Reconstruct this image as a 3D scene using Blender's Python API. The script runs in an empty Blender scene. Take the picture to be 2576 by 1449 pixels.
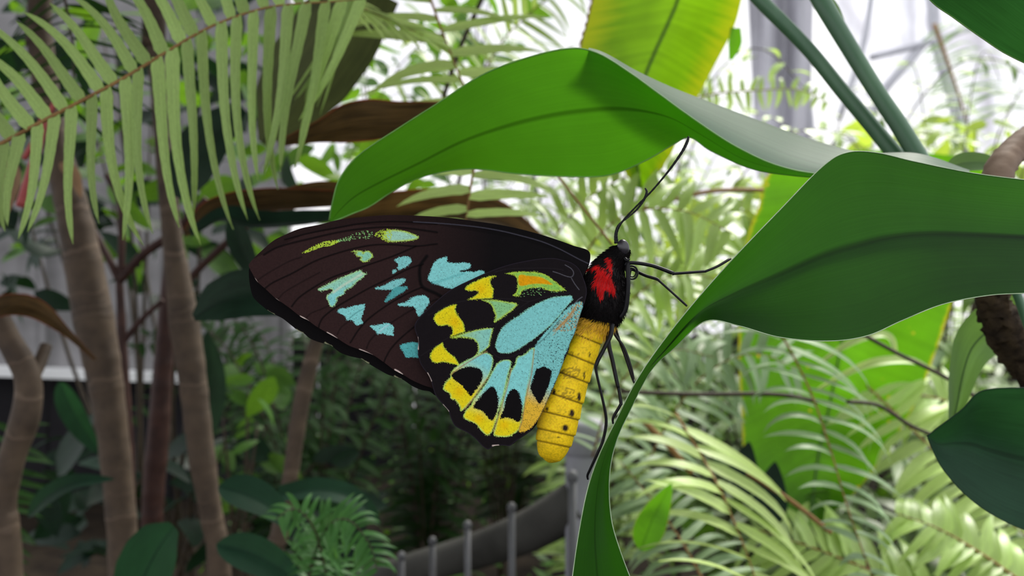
import bpy, math, random
import numpy as np
from mathutils import Vector, Matrix

# ------------------------------------------------------------------ camera, sky, sun, exposure
scene = bpy.context.scene
col = scene.collection
CAM_H = 0.55
FPX = 1288.0 / math.tan(math.radians(30.0))          # focal length in pixels of the 2576 px frame
cam_data = bpy.data.cameras.new('camera')
cam = bpy.data.objects.new('camera', cam_data)
col.objects.link(cam)
cam.location = (0, 0, CAM_H)
cam.rotation_euler = (math.radians(90), 0, 0)
cam_data.sensor_width = 36.0
cam_data.lens = 18.0 / math.tan(math.radians(30.0))
cam_data.clip_start = 0.005
cam_data.clip_end = 200
cam_data.dof.use_dof = True
cam_data.dof.focus_distance = 0.2005
cam_data.dof.aperture_fstop = 19.5                    # 1.6 mm pupil of a phone lens
scene.camera = cam

world = bpy.data.worlds.new('overcast_sky')
scene.world = world
world.use_nodes = True
bg = world.node_tree.nodes['Background']
bg.inputs[0].default_value = (0.93, 0.95, 1.0, 1)
bg.inputs[1].default_value = 1.0

sun_data = bpy.data.lights.new('sun', 'SUN')
sun_data.energy = 3.4
sun_data.angle = math.radians(20)
sun_data.color = (1.0, 0.96, 0.88)
sun = bpy.data.objects.new('sun', sun_data)
col.objects.link(sun)
sun.rotation_euler = Vector((-0.42, -0.52, -0.95)).to_track_quat('-Z', 'Y').to_euler()

vs = scene.view_settings
vs.view_transform = 'Standard'
vs.look = 'None'
vs.exposure = 0.72
vs.gamma = 1.0
vs.use_curve_mapping = False
scene.cycles.use_denoising = True
scene.cycles.max_bounces = 10
scene.cycles.transparent_max_bounces = 12
scene.cycles.sample_clamp_indirect = 6

rng = np.random.default_rng(7)
random.seed(7)

# ------------------------------------------------------------------ helpers
def W(px, py, d):
    """point of the place seen at a pixel, d metres in front of the lens"""
    return np.array([(px - 1288.0) / FPX * d, d, CAM_H + (724.5 - py) / FPX * d])

def WA(a):
    a = np.asarray(a, float)
    return np.stack([(a[..., 0] - 1288) / FPX * a[..., 2], a[..., 2], CAM_H + (724.5 - a[..., 1]) / FPX * a[..., 2]], -1)

def cr(pts, n, closed=False):
    """Catmull-Rom resample"""
    p = np.asarray(pts, float)
    if closed:
        p = np.vstack([p[-1:], p, p[:2]])
    else:
        p = np.vstack([2 * p[0] - p[1], p, 2 * p[-1] - p[-2]])
    m = len(p) - 3
    t = np.linspace(0, m, n, endpoint=not closed)
    i = np.minimum(t.astype(int), m - 1)
    f = (t - i)[:, None]
    a, b, c, d = p[i], p[i + 1], p[i + 2], p[i + 3]
    return 0.5 * (2 * b + (c - a) * f + (2 * a - 5 * b + 4 * c - d) * f ** 2 + (3 * b - a - 3 * c + d) * f ** 3)

def norm(v):
    v = np.asarray(v, float)
    return v / (np.linalg.norm(v, axis=-1, keepdims=True) + 1e-12)

def srgb(r, g, b):
    c = np.array([r, g, b], float) / 255.0
    return np.where(c <= 0.04045, c / 12.92, ((c + 0.055) / 1.055) ** 2.4)

class Thing:
    """a top-level Empty at the thing's base that parents its parts"""
    def __init__(s, name, label, cat, loc, group=None):
        s.o = bpy.data.objects.new(name, None)
        col.objects.link(s.o)
        s.loc = np.asarray(loc, float)
        s.o.location = s.loc
        s.o.empty_display_size = 0.01
        tag(s.o, label, cat, group)

def tag(o, label=None, cat=None, group=None, kind=None):
    if label: o['label'] = label
    if cat: o['category'] = cat
    if group: o['group'] = group
    if kind: o['kind'] = kind
    return o

def mesh(name, verts, faces, mat=None, uv=None, colr=None, smooth=True, sharp=False):
    me = bpy.data.meshes.new(name)
    v = np.asarray(verts, np.float64)
    if isinstance(faces, np.ndarray):
        nf, k = faces.shape
        me.vertices.add(len(v)); me.vertices.foreach_set('co', v.ravel().astype(np.float32))
        me.loops.add(nf * k); me.loops.foreach_set('vertex_index', faces.ravel().astype(np.int32))
        me.polygons.add(nf)
        me.polygons.foreach_set('loop_start', np.arange(0, nf * k, k, dtype=np.int32))
        me.update(calc_edges=True)
    else:
        me.from_pydata([tuple(x) for x in v], [], [tuple(f) for f in faces])
    if smooth:
        me.polygons.foreach_set('use_smooth', np.ones(len(me.polygons), bool))
    li = np.zeros(len(me.loops), np.int32); me.loops.foreach_get('vertex_index', li)
    if uv is not None:
        l = me.uv_layers.new(name='UVMap')
        l.data.foreach_set('uv', np.asarray(uv, np.float32)[li].ravel())
    if colr is not None:
        a = me.color_attributes.new('Col', 'FLOAT_COLOR', 'POINT')
        c = np.ones((len(v), 4), np.float32); c[:, :3] = colr
        a.data.foreach_set('color', c.ravel())
    if mat: me.materials.append(mat)
    me.validate()
    me.update()
    return me

def obj(name, verts, faces, mat, thing=None, parent=None, **k):
    """mesh object; vertices are given in world coordinates, stored relative to the thing's base"""
    v = np.asarray(verts, float)
    origin = thing.loc if thing is not None else v.mean(0)
    o = bpy.data.objects.new(name, mesh(name, v - origin, faces, mat, **k))
    col.objects.link(o)
    if thing is not None:
        o.parent = parent if parent is not None else thing.o
    else:
        o.location = origin
    return o

def grid_faces(n, m, wrap=False):
    i = np.arange(n - 1)[:, None]; j = np.arange(m if wrap else m - 1)[None, :]
    j2 = (j + 1) % m if wrap else j + 1
    a = i * m + j; b = i * m + j2; c = (i + 1) * m + j2; d = (i + 1) * m + j
    return np.stack([a, b, c, d], -1).reshape(-1, 4)

def tube(pts, rad, seg=8, n=None, flat=None):
    """tube verts/faces/uv along a polyline, closed at the ends"""
    p = np.asarray(pts, float)
    r = np.asarray(rad, float) * np.ones(len(p))
    if n:
        q = cr(np.column_stack([p, r]), n); p = q[:, :3]; r = np.maximum(q[:, 3], 1e-6)
    T = norm(np.gradient(p, axis=0))
    up = np.array([0.13, -0.9, 0.4])
    U = norm(np.cross(T, up)); V = np.cross(T, U)
    a = np.linspace(0, 2 * np.pi, seg, endpoint=False)
    ring = (U[:, None] * np.cos(a)[None, :, None] + V[:, None] * np.sin(a)[None, :, None]) * r[:, None, None]
    v = (p[:, None] + ring).reshape(-1, 3)
    f = grid_faces(len(p), seg, True)
    L = np.concatenate([[0], np.cumsum(np.linalg.norm(np.diff(p, axis=0), axis=1))])
    uv = np.stack(np.broadcast_arrays(L[:, None], (a / 2 / np.pi)[None, :]), -1).reshape(-1, 2)
    k = len(v)
    v = np.vstack([v, p[0], p[-1]]); uv = np.vstack([uv, [0, 0], [L[-1], 0]])
    e = (len(p) - 1) * seg
    j = np.arange(seg); j2 = (j + 1) % seg
    c0 = np.stack([np.full(seg, k), j2, j, j], -1); c1 = np.stack([np.full(seg, k + 1), e + j, e + j2, e + j2], -1)
    faces = [tuple(x) for x in f] + [(x[0], x[1], x[2]) for x in c0] + [(x[0], x[1], x[2]) for x in c1]
    return v, faces, uv

def ribbon(curves, n, m):
    """sheet through 2+ matching curves of (px,py,d): n stations along, m across; returns verts, faces, uv"""
    C = np.stack([cr(WA(np.array(c, float)), n) for c in curves], 1)      # n,k,3
    k = C.shape[1]
    out = np.zeros((n, m, 3))
    for i in range(n):
        out[i] = cr(C[i], m) if k > 2 else C[i, 0] + (C[i, 1] - C[i, 0]) * np.linspace(0, 1, m)[:, None]
    uv = np.stack(np.meshgrid(np.linspace(0, 1, n), np.linspace(0, 1, m), indexing='ij'), -1).reshape(-1, 2)
    return out, grid_faces(n, m), uv

def blade(spine, width, nrm=(0, -0.6, 0.8), prof=None, fold=0.25, n=16, m=7, roll=0.0, wave=0.0, seed=0):
    """leaf blade along a world-space spine: full width in metres, v-fold along the midrib"""
    p = cr(spine, n); T = norm(np.gradient(p, axis=0))
    N = np.broadcast_to(np.asarray(nrm, float), p.shape)
    S = norm(np.cross(T, N)); N = np.cross(S, T)
    t = np.linspace(0, 1, n)
    if roll:
        a = roll * t[:, None]
        S, N = S * np.cos(a) + N * np.sin(a), N * np.cos(a) - S * np.sin(a)
    if prof is None:
        w = np.sin(np.pi * np.clip(t, 0, 1) ** 0.75) ** 0.8
        w = np.maximum(w, 0.06 * (1 - t))
    else:
        w = np.interp(t, np.linspace(0, 1, len(prof)), prof)
    v = np.linspace(-1, 1, m)
    ph = np.random.default_rng(seed).uniform(0, 6)
    off = fold * np.abs(v)[None, :] + wave * np.sin(t[:, None] * 11 + ph + v[None, :] * 1.5) * np.abs(v)[None, :]
    hw = (w * width * 0.5)[:, None, None]
    P = p[:, None] + S[:, None] * v[None, :, None] * hw + N[:, None] * off[:, :, None] * hw
    uv = np.stack(np.meshgrid(t, (v + 1) / 2, indexing='ij'), -1).reshape(-1, 2)
    return P.reshape(-1, 3), grid_faces(n, m), uv

# ------------------------------------------------------------------ materials
MATS = {}
def nodes_of(name):
    m = bpy.data.materials.new(name); m.use_nodes = True
    nt = m.node_tree; nt.nodes.clear()
    out = nt.nodes.new('ShaderNodeOutputMaterial')
    MATS[name] = m
    return m, nt, out

def nd(nt, kind, **k):
    n = nt.nodes.new(kind)
    for a, b in k.items():
        if a.startswith('i_'):
            key = a[2:]
            n.inputs[int(key) if key.isdigit() else key].default_value = b
        else:
            setattr(n, a, b)
    return n

def rgba(c): return (float(c[0]), float(c[1]), float(c[2]), 1.0)

def ramp(nt, fac, stops):
    r = nt.nodes.new('ShaderNodeValToRGB')
    e = r.color_ramp.elements
    while len(e) < len(stops): e.new(0.5)
    for el, (p, c) in zip(e, stops): el.position = p; el.color = rgba(c)
    nt.links.new(fac, r.inputs[0])
    return r.outputs[0]

def leaf_mat(name, front, trans, tfac=0.35, rough=0.42, spec=0.4, veins=60.0, vein_amt=0.16, mid=0.35, edge=None, edge_w=0.06,
             blotch=0.25, lateral=False, coat=0.0, speck=None):
    """leaf: reflective side + light shining through; veins, midrib, margin and blotches from the leaf's own coordinates"""
    m, nt, out = nodes_of(name); L = nt.links.new
    uv = nd(nt, 'ShaderNodeUVMap'); sep = nd(nt, 'ShaderNodeSeparateXYZ'); L(uv.outputs[0], sep.inputs[0])
    u, v = sep.outputs[0], sep.outputs[1]
    dv = nd(nt, 'ShaderNodeMath', operation='SUBTRACT', i_1=0.5); L(v, dv.inputs[0])
    av = nd(nt, 'ShaderNodeMath', operation='ABSOLUTE'); L(dv.outputs[0], av.inputs[0])
    # vein stripes
    comb = nd(nt, 'ShaderNodeCombineXYZ')
    if lateral:
        sl = nd(nt, 'ShaderNodeMath', operation='MULTIPLY_ADD', i_1=-0.18); L(av.outputs[0], sl.inputs[0]); L(u, sl.inputs[2])
        sc = nd(nt, 'ShaderNodeMath', operation='MULTIPLY', i_1=veins); L(sl.outputs[0], sc.inputs[0]); L(sc.outputs[0], comb.inputs[0])
        s2 = nd(nt, 'ShaderNodeMath', operation='MULTIPLY', i_1=1.2); L(v, s2.inputs[0]); L(s2.outputs[0], comb.inputs[1])
    else:
        sc = nd(nt, 'ShaderNodeMath', operation='MULTIPLY', i_1=veins); L(v, sc.inputs[0]); L(sc.outputs[0], comb.inputs[1])
        s2 = nd(nt, 'ShaderNodeMath', operation='MULTIPLY', i_1=3.0); L(u, s2.inputs[0]); L(s2.outputs[0], comb.inputs[0])
    no = nd(nt, 'ShaderNodeTexNoise', i_Scale=1.0, i_Detail=2.0); L(comb.outputs[0], no.inputs['Vector'])
    geo = nd(nt, 'ShaderNodeTexCoord')
    nb = nd(nt, 'ShaderNodeTexNoise', i_Scale=38.0, i_Detail=3.0); L(geo.outputs['Object'], nb.inputs['Vector'])
    oi = nd(nt, 'ShaderNodeObjectInfo')
    # value factor
    f1 = nd(nt, 'ShaderNodeMapRange', i_1=0.3, i_2=0.7, i_3=1 - vein_amt, i_4=1 + vein_amt); L(no.outputs[0], f1.inputs[0])
    f2 = nd(nt, 'ShaderNodeMapRange', i_1=0.3, i_2=0.7, i_3=1 - blotch, i_4=1 + blotch); L(nb.outputs[0], f2.inputs[0])
    f3 = nd(nt, 'ShaderNodeMapRange', i_1=0.0, i_2=1.0, i_3=0.82, i_4=1.18); L(oi.outputs['Random'], f3.inputs[0])
    f4 = nd(nt, 'ShaderNodeMapRange', interpolation_type='SMOOTHSTEP', i_1=0.004, i_2=0.03, i_3=1 - mid, i_4=1.0); L(av.outputs[0], f4.inputs[0])
    a = nd(nt, 'ShaderNodeMath', operation='MULTIPLY'); L(f1.outputs[0], a.inputs[0]); L(f2.outputs[0], a.inputs[1])
    b = nd(nt, 'ShaderNodeMath', operation='MULTIPLY'); L(f3.outputs[0], b.inputs[0]); L(f4.outputs[0], b.inputs[1])
    c = nd(nt, 'ShaderNodeMath', operation='MULTIPLY'); L(a.outputs[0], c.inputs[0]); L(b.outputs[0], c.inputs[1])
    ef = None
    if edge is not None:
        nj = nd(nt, 'ShaderNodeMath', operation='MULTIPLY_ADD', i_1=edge_w * 1.6); L(no.outputs[0], nj.inputs[0]); L(av.outputs[0], nj.inputs[2])
        ef = nd(nt, 'ShaderNodeMapRange', interpolation_type='SMOOTHSTEP', i_1=0.5 - edge_w * 0.2, i_2=0.5 + edge_w * 0.9, i_3=0.0, i_4=1.0); L(nj.outputs[0], ef.inputs[0])
    sp = None
    if speck is not None:
        vo = nd(nt, 'ShaderNodeTexVoronoi', i_Scale=70.0); L(geo.outputs['Object'], vo.inputs['Vector'])
        sp = nd(nt, 'ShaderNodeMapRange', i_1=0.10, i_2=0.16, i_3=1.0, i_4=0.0); L(vo.outputs['Distance'], sp.inputs[0])
        gate = nd(nt, 'ShaderNodeMapRange', i_1=0.55, i_2=0.62, i_3=0.0, i_4=1.0); L(nb.outputs[0], gate.inputs[0])
        mm = nd(nt, 'ShaderNodeMath', operation='MULTIPLY'); L(sp.outputs[0], mm.inputs[0]); L(gate.outputs[0], mm.inputs[1]); sp = mm
    def tint(colr, ecol):
        mul = nd(nt, 'ShaderNodeVectorMath', operation='SCALE'); mul.inputs[0].default_value = tuple(float(x) for x in colr); L(c.outputs[0], mul.inputs['Scale'])
        o = mul.outputs[0]
        if ef is not None:
            mx = nd(nt, 'ShaderNodeMix', data_type='RGBA'); L(ef.outputs[0], mx.inputs['Factor']); L(o, mx.inputs['A']); mx.inputs['B'].default_value = rgba(ecol); o = mx.outputs['Result']
        if sp is not None:
            mx = nd(nt, 'ShaderNodeMix', data_type='RGBA'); L(sp.outputs[0], mx.inputs['Factor']); L(o, mx.inputs['A']); mx.inputs['B'].default_value = rgba(speck); o = mx.outputs['Result']
        return o
    pb = nd(nt, 'ShaderNodeBsdfPrincipled', i_Roughness=rough)
    pb.inputs['Specular IOR Level'].default_value = spec
    pb.inputs['Coat Weight'].default_value = coat
    L(tint(front, edge), pb.inputs['Base Color'])
    tr = nd(nt, 'ShaderNodeBsdfTranslucent'); L(tint(trans, edge), tr.inputs[0])
    bump = nd(nt, 'ShaderNodeBump', i_Strength=0.12, i_Distance=0.0006); L(no.outputs[0], bump.inputs['Height'])
    L(bump.outputs[0], pb.inputs['Normal'])
    mix = nd(nt, 'ShaderNodeMixShader', i_0=tfac); L(pb.outputs[0], mix.inputs[1]); L(tr.outputs[0], mix.inputs[2])
    L(mix.outputs[0], out.inputs[0])
    return m

def plain_mat(name, c1, c2, scale=30.0, rough=0.7, spec=0.3, bump=0.2, metal=0.0, stretch=(1, 1, 1), dist=0.002):
    m, nt, out = nodes_of(name); L = nt.links.new
    tc = nd(nt, 'ShaderNodeTexCoord'); mp = nd(nt, 'ShaderNodeMapping'); mp.inputs['Scale'].default_value = stretch
    L(tc.outputs['Object'], mp.inputs[0])
    no = nd(nt, 'ShaderNodeTexNoise', i_Scale=scale, i_Detail=5.0, i_Roughness=0.6); L(mp.outputs[0], no.inputs['Vector'])
    cc = ramp(nt, no.outputs[0], [(0.3, c1), (0.7, c2)])
    pb = nd(nt, 'ShaderNodeBsdfPrincipled', i_Roughness=rough, i_Metallic=metal); pb.inputs['Specular IOR Level'].default_value = spec
    L(cc, pb.inputs['Base Color'])
    if bump:
        b = nd(nt, 'ShaderNodeBump', i_Strength=bump, i_Distance=dist); L(no.outputs[0], b.inputs['Height']); L(b.outputs[0], pb.inputs['Normal'])
    L(pb.outputs[0], out.inputs[0])
    return m

def bark_mat(name, c1, c2, ring):
    """stem with leaf-scar rings; u of the tube runs along it in metres"""
    m, nt, out = nodes_of(name); L = nt.links.new
    uv = nd(nt, 'ShaderNodeUVMap'); tc = nd(nt, 'ShaderNodeTexCoord')
    no = nd(nt, 'ShaderNodeTexNoise', i_Scale=60.0, i_Detail=5.0); L(tc.outputs['Object'], no.inputs['Vector'])
    sep = nd(nt, 'ShaderNodeSeparateXYZ'); L(uv.outputs[0], sep.inputs[0])
    k = nd(nt, 'ShaderNodeMath', operation='MULTIPLY', i_1=110.0); L(sep.outputs[0], k.inputs[0])
    k2 = nd(nt, 'ShaderNodeMath', operation='MULTIPLY_ADD', i_1=2.2); L(no.outputs[0], k2.inputs[0]); L(k.outputs[0], k2.inputs[2])
    cmb = nd(nt, 'ShaderNodeCombineXYZ'); L(k2.outputs[0], cmb.inputs[0])
    n2 = nd(nt, 'ShaderNodeTexNoise', i_Scale=1.0, i_Detail=2.0); L(cmb.outputs[0], n2.inputs['Vector'])
    base = ramp(nt, no.outputs[0], [(0.3, c1), (0.7, c2)])
    rm = ramp(nt, n2.outputs[0], [(0.58, (0, 0, 0)), (0.68, (1, 1, 1))])
    mx = nd(nt, 'ShaderNodeMix', data_type='RGBA'); L(rm, mx.inputs['Factor']); L(base, mx.inputs['A']); mx.inputs['B'].default_value = rgba(ring)
    pb = nd(nt, 'ShaderNodeBsdfPrincipled', i_Roughness=0.75); L(mx.outputs['Result'], pb.inputs['Base Color'])
    b = nd(nt, 'ShaderNodeBump', i_Strength=0.4, i_Distance=0.002); L(n2.outputs[0], b.inputs['Height']); L(b.outputs[0], pb.inputs['Normal'])
    L(pb.outputs[0], out.inputs[0])
    return m

def attr_mat(name, rough=0.55, spec=0.3, trans=0.0, sheen=0.0, noise=0.0):
    m, nt, out = nodes_of(name); L = nt.links.new
    at = nd(nt, 'ShaderNodeAttribute', attribute_name='Col')
    src = at.outputs['Color']
    if noise:
        tc = nd(nt, 'ShaderNodeTexCoord')
        no = nd(nt, 'ShaderNodeTexNoise', i_Scale=2200.0, i_Detail=2.0); L(tc.outputs['Object'], no.inputs['Vector'])
        mr = nd(nt, 'ShaderNodeMapRange', i_1=0.3, i_2=0.7, i_3=1 - noise, i_4=1 + noise); L(no.outputs[0], mr.inputs[0])
        ml = nd(nt, 'ShaderNodeVectorMath', operation='SCALE'); L(src, ml.inputs[0]); L(mr.outputs[0], ml.inputs['Scale']); src = ml.outputs[0]
    pb = nd(nt, 'ShaderNodeBsdfPrincipled', i_Roughness=rough); pb.inputs['Specular IOR Level'].default_value = spec
    pb.inputs['Sheen Weight'].default_value = sheen
    L(src, pb.inputs['Base Color'])
    if trans:
        tr = nd(nt, 'ShaderNodeBsdfTranslucent'); L(src, tr.inputs[0])
        mix = nd(nt, 'ShaderNodeMixShader', i_0=trans); L(pb.outputs[0], mix.inputs[1]); L(tr.outputs[0], mix.inputs[2]); L(mix.outputs[0], out.inputs[0])
    else:
        L(pb.outputs[0], out.inputs[0])
    return m

def film_mat():
    """milky greenhouse film: scatters daylight through, creased and a little dirty"""
    m, nt, out = nodes_of('greenhouse_film'); L = nt.links.new
    tc = nd(nt, 'ShaderNodeTexCoord'); mp = nd(nt, 'ShaderNodeMapping'); mp.inputs['Scale'].default_value = (2.2, 1, 0.7); L(tc.outputs['Object'], mp.inputs[0])
    no = nd(nt, 'ShaderNodeTexNoise', i_Scale=2.4, i_Detail=5.0, i_Distortion=0.8); L(mp.outputs[0], no.inputs['Vector'])
    cc = ramp(nt, no.outputs[0], [(0.32, (0.46, 0.45, 0.50)), (0.47, (0.80, 0.80, 0.85)), (0.60, (0.96, 0.96, 0.97))])
    tr = nd(nt, 'ShaderNodeBsdfTranslucent'); L(cc, tr.inputs[0])
    gl = nd(nt, 'ShaderNodeBsdfPrincipled', i_Roughness=0.35); L(cc, gl.inputs['Base Color'])
    mix = nd(nt, 'ShaderNodeMixShader', i_0=0.72); L(gl.outputs[0], mix.inputs[1]); L(tr.outputs[0], mix.inputs[2]); L(mix.outputs[0], out.inputs[0])
    return m

M_FILM = film_mat()
M_SHEET = plain_mat('dull_film', (0.34, 0.33, 0.36), (0.55, 0.54, 0.59), 5, 0.6, 0.3, 0, stretch=(2, 1, .6))
M_PERCH = leaf_mat('perch_leaf', (0.009, 0.032, 0.008), (0.046, 0.215, 0.004), 0.48, 0.5, 0.2, veins=70, vein_amt=0.06, mid=0.35, blotch=0.12)
M_LIT_RIM = plain_mat('lit_leaf_rim', (0.35, 0.5, 0.28), (0.55, 0.68, 0.45), 200, 0.5, 0.4, 0)  # pale colour stands in for the bright rim of the curling leaf edge
M_ARCH = leaf_mat('arching_leaf', (0.03, 0.10, 0.018), (0.115, 0.43, 0.007), 0.55, 0.45, 0.25, veins=70, vein_amt=0.05, mid=0.45, blotch=0.10)
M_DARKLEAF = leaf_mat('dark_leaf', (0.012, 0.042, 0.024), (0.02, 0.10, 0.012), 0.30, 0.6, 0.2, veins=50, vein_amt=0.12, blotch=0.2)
M_PALELEAF = leaf_mat('pale_leaf', (0.09, 0.19, 0.05), (0.16, 0.30, 0.05), 0.40, 0.45, 0.4, veins=40, vein_amt=0.10)
M_BANANA = leaf_mat('banana_leaf', (0.10, 0.22, 0.012), (0.32, 0.66, 0.006), 0.55, 0.5, 0.3, veins=46, vein_amt=0.16, mid=0.25, edge=(0.52, 0.60, 0.01), edge_w=0.22, blotch=0.12, lateral=True, speck=(0.55, 0.42, 0.02))
M_BANANA2 = leaf_mat('banana_leaf_green', (0.06, 0.17, 0.012), (0.15, 0.44, 0.004), 0.55, 0.5, 0.3, veins=60, vein_amt=0.10, mid=0.2, edge=(0.55, 0.50, 0.015), edge_w=0.02, blotch=0.12, lateral=True, speck=(0.75, 0.50, 0.04))
M_CORDY = leaf_mat('maroon_leaf', (0.040, 0.026, 0.012), (0.17, 0.085, 0.016), 0.35, 0.5, 0.2, veins=24, vein_amt=0.55, mid=0.3, edge=(0.34, 0.05, 0.022), edge_w=0.05, blotch=0.35)
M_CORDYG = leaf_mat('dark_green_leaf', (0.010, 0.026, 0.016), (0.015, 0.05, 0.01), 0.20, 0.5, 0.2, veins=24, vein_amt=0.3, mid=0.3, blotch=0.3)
M_FERN_NEAR = leaf_mat('fern_near', (0.36, 0.52, 0.17), (0.44, 0.60, 0.13), 0.38, 0.6, 0.25, veins=10, vein_amt=0.12, mid=-0.18, blotch=0.18)
M_FERN_PALE = leaf_mat('fern_pale', (0.38, 0.54, 0.15), (0.48, 0.66, 0.12), 0.42, 0.36, 0.5, veins=10, vein_amt=0.12, mid=0.15, blotch=0.15)  # fern green made paler; strong light is put into the colour
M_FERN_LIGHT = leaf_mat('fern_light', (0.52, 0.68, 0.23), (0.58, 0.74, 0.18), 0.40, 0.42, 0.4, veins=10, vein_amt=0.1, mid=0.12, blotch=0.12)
M_FERN_GREY = leaf_mat('fern_grey', (0.26, 0.38, 0.20), (0.34, 0.50, 0.16), 0.35, 0.45, 0.4, veins=10, vein_amt=0.12, mid=0.15, blotch=0.15)
M_FERN_MID = leaf_mat('fern_mid', (0.10, 0.18, 0.035), (0.17, 0.28, 0.03), 0.38, 0.4, 0.4, veins=10, vein_amt=0.12, mid=0.15, blotch=0.2)  # darker fern green for the back clumps; shade of the gaps is in the colour
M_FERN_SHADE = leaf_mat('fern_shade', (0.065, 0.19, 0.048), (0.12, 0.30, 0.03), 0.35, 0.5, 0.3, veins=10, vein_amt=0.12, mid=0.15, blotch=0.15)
M_FERN_DARK = leaf_mat('fern_dark', (0.018, 0.055, 0.011), (0.045, 0.12, 0.008), 0.35, 0.6, 0.15, veins=10, vein_amt=0.12, mid=0.15, blotch=0.2)  # fern green darkened further, carrying the dim corner's shade in its colour
M_SHRUB = leaf_mat('shrub_leaf', (0.06, 0.15, 0.025), (0.15, 0.32, 0.015), 0.42, 0.5, 0.25, veins=14, vein_amt=0.12, mid=0.2, blotch=0.25)
M_DRYLEAF = leaf_mat('dry_leaf', (0.26, 0.16, 0.10), (0.30, 0.18, 0.08), 0.25, 0.75, 0.2, veins=20, vein_amt=0.25, mid=0.2, blotch=0.35)
M_RACHIS = plain_mat('fern_stalk', (0.20, 0.10, 0.035), (0.32, 0.18, 0.06), 120, 0.6, 0.3, 0.1)
M_RACHIS_DARK = plain_mat('dark_stalk', (0.03, 0.022, 0.015), (0.07, 0.05, 0.03), 120, 0.6, 0.3, 0.1)
M_PETIOLE = plain_mat('green_leaf_stalk', (0.05, 0.13, 0.065), (0.09, 0.20, 0.10), 60, 0.38, 0.5, 0.05, stretch=(1, 1, 0.2))
M_TRUNK = bark_mat('ringed_bark', (0.048, 0.030, 0.018), (0.105, 0.070, 0.043), (0.16, 0.11, 0.075))
M_REDSTEM = plain_mat('maroon_stem', (0.03, 0.012, 0.010), (0.07, 0.03, 0.022), 60, 0.6, 0.3, 0.1)
M_PINKSTEM = plain_mat('pink_petiole', (0.32, 0.05, 0.06), (0.45, 0.10, 0.09), 60, 0.5, 0.3, 0.1)
M_DARKBARK = plain_mat('rough_dark_bark', (0.015, 0.010, 0.007), (0.06, 0.04, 0.02), 160, 0.9, 0.2, 0.9)
M_DRYSTALK = plain_mat('dry_brown_stalk', (0.13, 0.085, 0.06), (0.24, 0.17, 0.12), 50, 0.7, 0.2, 0.2)
M_SOIL = plain_mat('soil', (0.006, 0.004, 0.003), (0.022, 0.016, 0.010), 18, 0.95, 0.1, 0.8, dist=0.02)
M_PANEL = plain_mat('grey_panel', (0.13, 0.125, 0.125), (0.24, 0.23, 0.235), 3.0, 0.5, 0.4, 0.0, stretch=(1, 1, 3))
M_LEDGE = plain_mat('white_ledge', (0.62, 0.62, 0.62), (0.78, 0.78, 0.78), 8, 0.5, 0.4, 0)
M_KNEE = plain_mat('dark_board', (0.006, 0.005, 0.007), (0.014, 0.013, 0.015), 6, 0.8, 0.2, 0.2)
M_GALV = plain_mat('galvanised_steel', (0.06, 0.06, 0.065), (0.13, 0.13, 0.14), 14, 0.55, 0.4, 0.1)
M_POST = plain_mat('pale_post', (0.26, 0.26, 0.29), (0.38, 0.38, 0.42), 10, 0.6, 0.3, 0.1)
M_CONC = plain_mat('weathered_rail', (0.035, 0.034, 0.03), (0.08, 0.078, 0.07), 16, 0.8, 0.2, 0.3)
M_FRAME = plain_mat('grey_frame', (0.42, 0.42, 0.46), (0.58, 0.58, 0.62), 10, 0.5, 0.4, 0)
M_WING = attr_mat('wing_scales', 0.65, 0.08, 0.05, 0.0, 0.10)
M_BODY = attr_mat('butterfly_body', 0.55, 0.2, 0.0, 0.0, 0.18)
M_FUR = attr_mat('body_fur', 0.7, 0.08, 0.0, 0.0)
M_CHITIN = plain_mat('black_chitin', (0.003, 0.003, 0.004), (0.009, 0.009, 0.011), 800, 0.45, 0.25, 0.1, dist=0.0002)
M_EYE = plain_mat('butterfly_eye', (0.016, 0.014, 0.019), (0.03, 0.027, 0.034), 900, 0.3, 0.6, 0)

# ------------------------------------------------------------------ the setting
def box_vf(x0, x1, y0, y1, z0, z1):
    v = np.array([(x, y, z) for x in (x0, x1) for y in (y0, y1) for z in (z0, z1)], float)
    f = [(0, 1, 3, 2), (4, 6, 7, 5), (0, 4, 5, 1), (2, 3, 7, 6), (0, 2, 6, 4), (1, 5, 7, 3)]
    return v, f

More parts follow.
